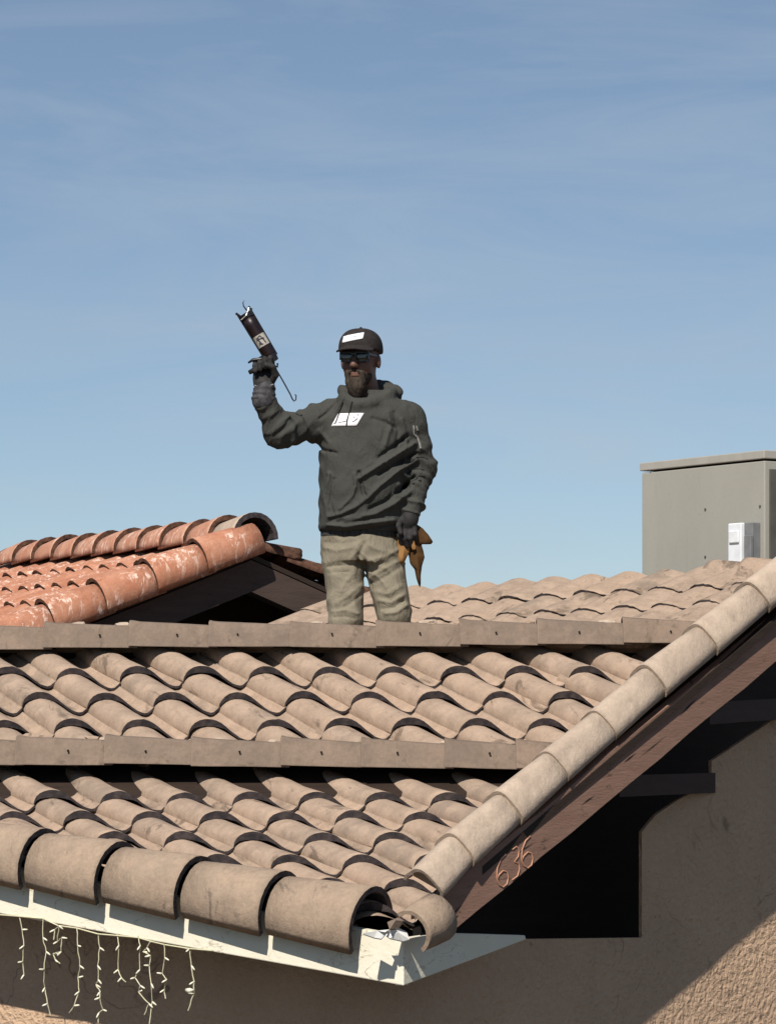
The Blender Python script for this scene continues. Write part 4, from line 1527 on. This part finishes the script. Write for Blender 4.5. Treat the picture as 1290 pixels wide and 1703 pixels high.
def rings(a, b_, amp, ts, wid, slant, seed):
    """wrinkles round a sleeve"""
    a, b_ = np.array(a), np.array(b_)
    ba = b_ - a; L = np.linalg.norm(ba); ba = ba / L
    rr_ = random.Random(seed)
    ph = [(t, rr_.uniform(.6, 1.2), rr_.uniform(0, 6.3), rr_.uniform(-1, 1)) for t in ts]
    def fn(x, y, z):
        px, py, pz = x - a[0], y - a[1], z - a[2]
        t = px * ba[0] + py * ba[1] + pz * ba[2]
        dist = np.sqrt((px - t * ba[0]) ** 2 + (py - t * ba[1]) ** 2 + (pz - t * ba[2]) ** 2)
        ang = np.arctan2(py - t * ba[1], px - t * ba[0] + 1e-6)
        out = 0.0
        for (tt, am, p_, sl_) in ph:
            c = tt * L + slant * sl_ * np.sin(ang + p_)
            out = out - amp * am * np.exp(-((t - c) / wid) ** 2) * (0.6 + 0.4 * np.sin(ang * 2 + p_))
        return out * (dist < 0.13) * (t > -0.02) * (t < L + 0.03)
    lo = np.minimum(a, b_) - 0.12; hi = np.maximum(a, b_) + 0.12
    return fn, lo, hi


for args in ((EL_L, WR_L, 0.014, (0.05, 0.28, 0.50, 0.72, 0.92), 0.012, 0.03, 1), (SH_L, EL_L, 0.009, (0.45, 0.70, 0.9), 0.016, 0.05, 2),
             (EL_R, WR_R, 0.014, (0.08, 0.32, 0.58, 0.84), 0.013, 0.03, 3), (SH_R, EL_R, 0.014, (0.25, 0.50, 0.74, 0.95), 0.015, 0.05, 4)):
    fn, lo, hi = rings(*args)
    hd.disp(fn, lo, hi)
hd.disp(wob(0.0030, 34, 0.7), hd.lo, hd.lo + hd.h * hd.n)


def creases(amp, f, ph, mask, dirv):
    """sharp cloth creases: ridged waves bent by slower ones, where the mask is high"""
    def fn(x, y, z):
        t = dirv[0] * x + dirv[1] * y + dirv[2] * z
        w = t * f + 1.6 * np.sin(9 * x + 7 * z + ph) + 1.1 * np.sin(17 * z - 11 * x + 8 * y + 2 * ph) + 0.5 * np.sin(31 * x + 23 * z + ph)
        r = (1 - np.abs(np.sin(w))) ** 2.5
        m = 0.5 + 0.5 * np.sin(6 * x + 5 * z + ph * 1.7) * np.sin(8 * z + 3 * y - ph)
        return -amp * r * m * mask(x, y, z)
    return fn


sig = lambda v, k: 1 / (1 + np.exp(-v * k))
low_right = lambda x, y, z: sig((x - 0.02) + 0.6 * (mp(0, 800)[2] - z) * 0.5 + 0.05, 22) * sig(mp(0, 715)[2] - z, 40)
hd.disp(creases(0.010, 34, 0.4, low_right, (0.55, 0.2, 0.85)), hd.lo, hd.lo + hd.h * hd.n)
hd.disp(creases(0.007, 30, 2.3, lambda x, y, z: sig(z - mp(0, 735)[2], 50) * (0.4 + 0.6 * sig(np.abs(x - 0.03) - 0.10, 30)), (0.95, 0.1, 0.25)), hd.lo, hd.lo + hd.h * hd.n)
hd.disp(creases(0.011, 44, 1.1, lambda x, y, z: sig(-0.235 - x, 50), (0.8, 0.3, -0.7)), hd.lo, hd.lo + hd.h * hd.n)
hd.disp(creases(0.010, 46, 3.1, lambda x, y, z: sig(x - 0.20, 50) * sig(mp(0, 745)[2] - z, 30), (0.25, 0.2, 0.95)), hd.lo, hd.lo + hd.h * hd.n)
hoodie = hd.build('hoodie', M_HOODIE, man)
hm = Vol((-0.25, -0.22, mp(0, 902)[2]), (0.25, 0.2, mp(0, 872)[2]), 0.004)
hm.add(loft([T(895, 600, 65, .126), T(892, 600, 67, .131), T(884, 600, 67, .132), T(876, 600, 64, .124)], 2.3), 0.0)
hm.build('hem', M_RIB, hoodie)
logo = decal('chest_logo', hd, 551, 593.5, 691, 712.5, 12, M_PATCH, hoodie, 12, 5, 0.004)
strokes('logo_print', hd, [[(564.5, 691), (561.5, 699), (560, 703), (558, 708)]], 0.0042, M_PRINTDARK, logo, 0.005)
strokes('logo_print', hd, [[(555, 708), (559, 708)], [(563, 708), (566, 706), (572, 705.5), (576, 704)], [(586, 706), (590, 704.5), (595, 700)], [(588.6, 697), (588.3, 699.5)], [(596.5, 693), (595, 695)]], 0.0022, M_PRINTDARK, logo, 0.005)
strokes('sleeve_strokes', hd, [[(687, 710), (688, 716), (688, 724), (694, 730), (697, 738), (699, 748)], [(692, 711), (694, 718)]], 0.0050, M_PRINTGREY, hoodie, 0.002)
strokes('sleeve_strokes', hd, [[(678, 783), (684, 770), (693, 763), (703, 762), (711, 765)], [(677, 798), (680, 787), (690, 781), (705, 783)], [(684, 803), (692, 799), (696, 793), (706, 794)], [(679, 810), (688, 806)], [(695, 801), (700, 801)]], 0.0036, M_LACE, hoodie, 0.001)  # dark strokes following the lines of the sleeve folds
strokes('drawstring', hd, [[(570, 672), (567, 681), (563, 690)]], 0.0042, M_LACE, hoodie, 0.004)
strokes('drawstring', hd, [[(586, 672), (583, 684), (581, 692), (578, 702), (576.7, 712)]], 0.0042, M_LACE, hoodie, 0.004)

# --- trousers
pt = Vol((-0.36, -0.36, -0.02), (0.40, 0.34, mp(0, 868)[2]), 0.006)
pt.add(loft([T(868, 600, 62, .120), T(890, 600, 64, .128), T(915, 601, 66, .132), T(935, 603, 67, .128)], 2.3), 0.02)
for a, b_, c, r in ((HIP_R, KN_R, AN_R, (0.100, 0.082, 0.070)), (HIP_L, KN_L, AN_L, (0.101, 0.081, 0.072))):
    pt.add(cone(a, b_, r[0], r[1]), 0.012)
    pt.add(cone(b_, c, r[1], r[2]), 0.012)
for pts, amp, wd in (([(540, 912), (560, 918), (590, 912)], -0.008, 0.010), ([(540, 903), (565, 906), (592, 903)], 0.006, 0.008),
                     ([(545, 944), (570, 942), (584, 941)], 0.010, 0.006), ([(547, 954), (570, 953), (584, 952)], 0.007, 0.005),
                     ([(597, 905), (592, 920), (586, 930)], -0.012, 0.010), ([(607, 905), (598, 925), (593, 940)], 0.012, 0.009),
                     ([(664, 915), (640, 928), (612, 935)], -0.010, 0.012), ([(662, 935), (638, 948), (615, 962)], -0.012, 0.011), ([(664, 945), (640, 962), (618, 972)], 0.012, 0.010),
                     ([(668, 975), (645, 990), (625, 985)], -0.012, 0.012), ([(672, 990), (650, 1004), (630, 1000)], -0.014, 0.010), ([(670, 1000), (655, 1012), (636, 1014)], 0.014, 0.009),
                     ([(676, 1008), (658, 1020), (640, 1022)], -0.016, 0.010), ([(600, 975), (580, 992), (560, 1004)], -0.010, 0.012), ([(600, 990), (580, 1008), (556, 1018)], 0.010, 0.010),
                     ([(553, 1018), (575, 1016), (596, 1022)], -0.016, 0.009), ([(556, 1028), (576, 1027), (590, 1030)], 0.012, 0.007), ([(608, 935), (609, 965), (612, 1000)], 0.012, 0.010)):
    fn, lo, hi = fold(pts, amp * 0.6, wd * 0.8)
    pt.disp(fn, lo, hi)
pt.disp(wob(0.0035, 30, 2.1), pt.lo, pt.lo + pt.h * pt.n)
pt.disp(creases(0.010, 30, 0.9, lambda x, y, z: 0.35 + 0.65 * sig(x - 0.02, 30), (0.65, 0.2, 0.8)), pt.lo, pt.lo + pt.h * pt.n)
pt.disp(creases(0.008, 26, 2.6, lambda x, y, z: sig(0.02 - x, 30) + 0 * z, (0.9, 0.2, -0.45)), pt.lo, pt.lo + pt.h * pt.n)
trousers = pt.build('trousers', M_PANTS, man)

# --- boots
bt_ = Vol((-0.36, -0.36, -0.06), (0.40, 0.34, 0.28), 0.008)
for c in (AN_R, AN_L):
    bt_.add(cone(c + np.array([0, 0.01, 0.06]), c + np.array([0, 0.01, -0.02]), 0.058, 0.056), 0.02)
    bt_.add(cone(c + np.array([0, 0.03, -0.035]), c + np.array([-0.012, -0.15, -0.045]), 0.045, 0.040), 0.03)
bt_.build('boots', M_BOOT, man)

# --- gloves
gr = Vol((-0.62, -0.42, mp(0, 690)[2]), (-0.32, -0.02, mp(0, 585)[2]), 0.0035)
right_hand(gr, 0.002)
gr.add(cone(mp(441, 648, -0.195), mp(441, 660, -0.195), 0.044, 0.044), 0.01)
for y in (651, 660):
    gr.disp(*fold([(420, y), (441, y + 2), (463, y)], 0.006, 0.006, False))
glove = gr.build('glove', M_GLOVE, man)
cf_ = Vol((-0.62, -0.42, mp(0, 690)[2]), (-0.32, -0.02, mp(0, 640)[2]), 0.0035)
cf_.add(cone(mp(443, 651, -0.197), mp(441, 673, -0.20), 0.048, 0.054), 0.01)
cf_.disp(*rings(mp(443, 648, -0.197), mp(441, 676, -0.20), 0.006, (0.2, 0.5, 0.8), 0.007, 0.008, 9))
cf_.build('glove_cuff', M_CUFF, glove)
strokes('glove_band', gr, [[(427, 649), (436, 651), (448, 651), (458, 648)]], 0.0035, M_PRINTGREY, glove, 0.002)
gl_ = Vol((0.12, -0.22, mp(0, 920)[2]), (0.32, 0.02, mp(0, 838)[2]), 0.0035)
left_hand(gl_, 0.002)
gl_.add(cone(mp(683, 850, -0.07), mp(681, 862, -0.075), 0.044, 0.042), 0.01)
gl_.build('glove', M_GLOVE, man)

# ------------------------------------------------------------------ caulking gun in the raised hand
gx = lambda x, y, d: V(mp(x, y, d)) + MB0
tip, rear = gx(409, 528, -0.225), gx(454, 603, -0.215)
gun = empty('caulking_gun', rear, 'dark caulking gun pointed upward in his raised gloved hand', 'caulking gun')
ga = (tip - rear).normalized()
L = (tip - rear).length
b = MB(); b.tube([rear + ga * 0.005, rear + ga * 0.02, rear + ga * (L * 0.70), rear + ga * (L * 0.86)], [0.026, 0.029, 0.029, 0.030], 16); b.build('cartridge', M_GUNTUBE, gun, True)
b = MB(); b.tube([rear + ga * (L * 0.25), rear + ga * (L * 0.48)], 0.0302, 16, caps=False)
lab = b.build('label', M_GUNLABEL, gun, True)
gs = ga.cross(V((0, 1, 0))).normalized()
b = MB()
for k, (t0, o0, t1, o1) in enumerate(((0.29, -.015, 0.45, -.006), (0.31, .006, 0.44, .014), (0.38, -.018, 0.40, .012), (0.45, -.004, 0.41, .018), (0.28, .0, 0.33, .016))):
    b.tube([rear + ga * L * t0 + gs * o0 + V((0, -0.030, 0)), rear + ga * L * t1 + gs * o1 + V((0, -0.030, 0))], 0.0026, 5)
b.build('label_print', M_PRINTDARK, lab)
b = MB()
for sgn in (-1, 1):                                        # frame rails and front yoke
    b.tube([rear + gs * 0.030 * sgn, tip + gs * 0.033 * sgn + ga * 0.01], 0.0045, 6)
b.tube([tip + gs * 0.036 + ga * 0.012, tip + gs * 0.020 - ga * 0.024, tip - gs * 0.020 - ga * 0.03, tip - gs * 0.038 - ga * 0.004], 0.006, 6)
b.tube([tip - ga * 0.035, tip - ga * 0.012], [0.033, 0.036], 14)
b.tube([rear - ga * 0.022, rear + ga * 0.012], [0.026, 0.031], 14)
b.tube([rear + ga * 0.03 + gs * 0.032, rear - ga * 0.01 + gs * 0.036], [0.012, 0.016], 8)
b.build('frame', M_GUNMETAL, gun)
b = MB(); b.tube([tip + ga * 0.0 - gs * 0.030 + V((0, -.02, 0)), tip - ga * 0.026 + gs * 0.0 + V((0, -.036, 0)), tip - ga * 0.030 + gs * 0.030 + V((0, -.02, 0))], 0.0030, 6); b.build('front_wire', M_STEEL, gun)
b = MB(); b.tube([tip - gs * 0.016 - ga * 0.01, tip + ga * 0.022 - gs * 0.012, tip + ga * 0.040 - gs * 0.020, tip + ga * 0.042 - gs * 0.030], [0.004, 0.003, 0.0025, 0.0015], 6); b.build('puncture_wire', M_GUNMETAL, gun)
# handle, trigger, plunger rod with hook
b = MB(); b.tube([V(HA) + MB0, V(HA + (HB - HA) * 0.5) + MB0, V(HB) + MB0, V(HB + hax * 0.022) + MB0], [0.013, 0.014, 0.013, 0.010], 10)
b.tube([rear - ga * 0.01, V(HA) + MB0], [0.018, 0.014], 10)
b.build('handle', M_GUNMETAL, gun, True)
b = MB(); b.tube([rear + ga * 0.004 - gs * 0.01 + V((0, 0, 0.0)), gx(436, 606, -.22), gx(424, 607, -.22), gx(416, 612, -.22)], [0.008, 0.009, 0.008, 0.004], 8); b.build('trigger', M_GUNMETAL, gun, True)
b = MB(); b.tube([rear - ga * 0.01, gx(463, 624, -0.212), gx(474, 643, -0.208), gx(485, 663, -0.205), gx(488, 670, -0.204), gx(491, 674, -.204), gx(494, 672, -.204), gx(494.5, 665, -.204), gx(492.5, 663, -.204)], 0.0034, 6); b.build('plunger_rod', M_GUNMETAL, gun, True)
b = MB(); b.tube([gx(458, 616, -.205), gx(464, 618, -.21), gx(464, 612, -.21)], 0.005, 6); b.build('release_catch', M_GUNMETAL, gun, True)


# ------------------------------------------------------------------ dry leaves in the lowered hand
def leaf(name, outline, spine, mat, label, dy, bow, group=None):
    """curled leaf: rim points and a raised spine, with thickness"""
    n_ = len(outline)
    vs = [gx(x, y, dy + bow * (0.5 if i % 2 else -0.2) * 0.25) for i, (x, y) in enumerate(outline)]
    sp = [gx(x, y, dy - bow) for x, y in spine]
    fs = []
    def near(p):
        return min(range(len(sp)), key=lambda k: (sp[k] - p).length)
    nn = [near(v) for v in vs]
    for i in range(n_):
        j = (i + 1) % n_
        fs.append((i, j, n_ + nn[i]))
        a, c = nn[i], nn[j]
        while a != c:
            st = 1 if c > a else -1
            fs.append((j, n_ + a + st, n_ + a)); a += st
    o = mk(name, vs + sp, fs, mat, smooth=True)
    md = o.modifiers.new('sub', 'SUBSURF'); md.levels = 2; md.render_levels = 2; md.subdivision_type = 'SIMPLE'
    md = o.modifiers.new('thick', 'SOLIDIFY'); md.thickness = 0.004
    o['label'] = label
    o['category'] = 'leaf'
    return o


leaf('dry_leaf', [(659, 888), (664, 897), (670, 908), (676, 896), (682, 884), (681, 905), (680, 920), (674, 930), (670, 938), (663, 936), (661, 920), (660, 905)],
     [(671, 892), (671, 915), (668, 933)], M_LEAFTAN, 'broad tan dry leaf hanging nearest his trouser leg', -0.065, 0.018)
leaf('dry_leaf', [(678, 880), (690, 872), (702, 880), (711, 890), (719, 902), (716, 905), (708, 899), (702, 902), (700, 908), (703, 918), (705, 928), (700, 944), (698, 958), (698, 977), (693, 962), (690, 947), (682, 937), (679, 920), (680, 900)],
     [(688, 886), (691, 905), (693, 925), (695, 948), (697, 966)], M_LEAFBROWN, 'dark brown curled dry leaf with a long pointed tip held in his lowered glove', -0.05, 0.020)
lf = leaf('leaf_stalk', [(679, 884), (682, 884), (688, 902), (691, 915), (686, 916), (683, 902)], [(681, 890), (686, 910)], M_LEAFTAN, 'short pale stalk between the two dry leaves in his glove', -0.085, 0.006)
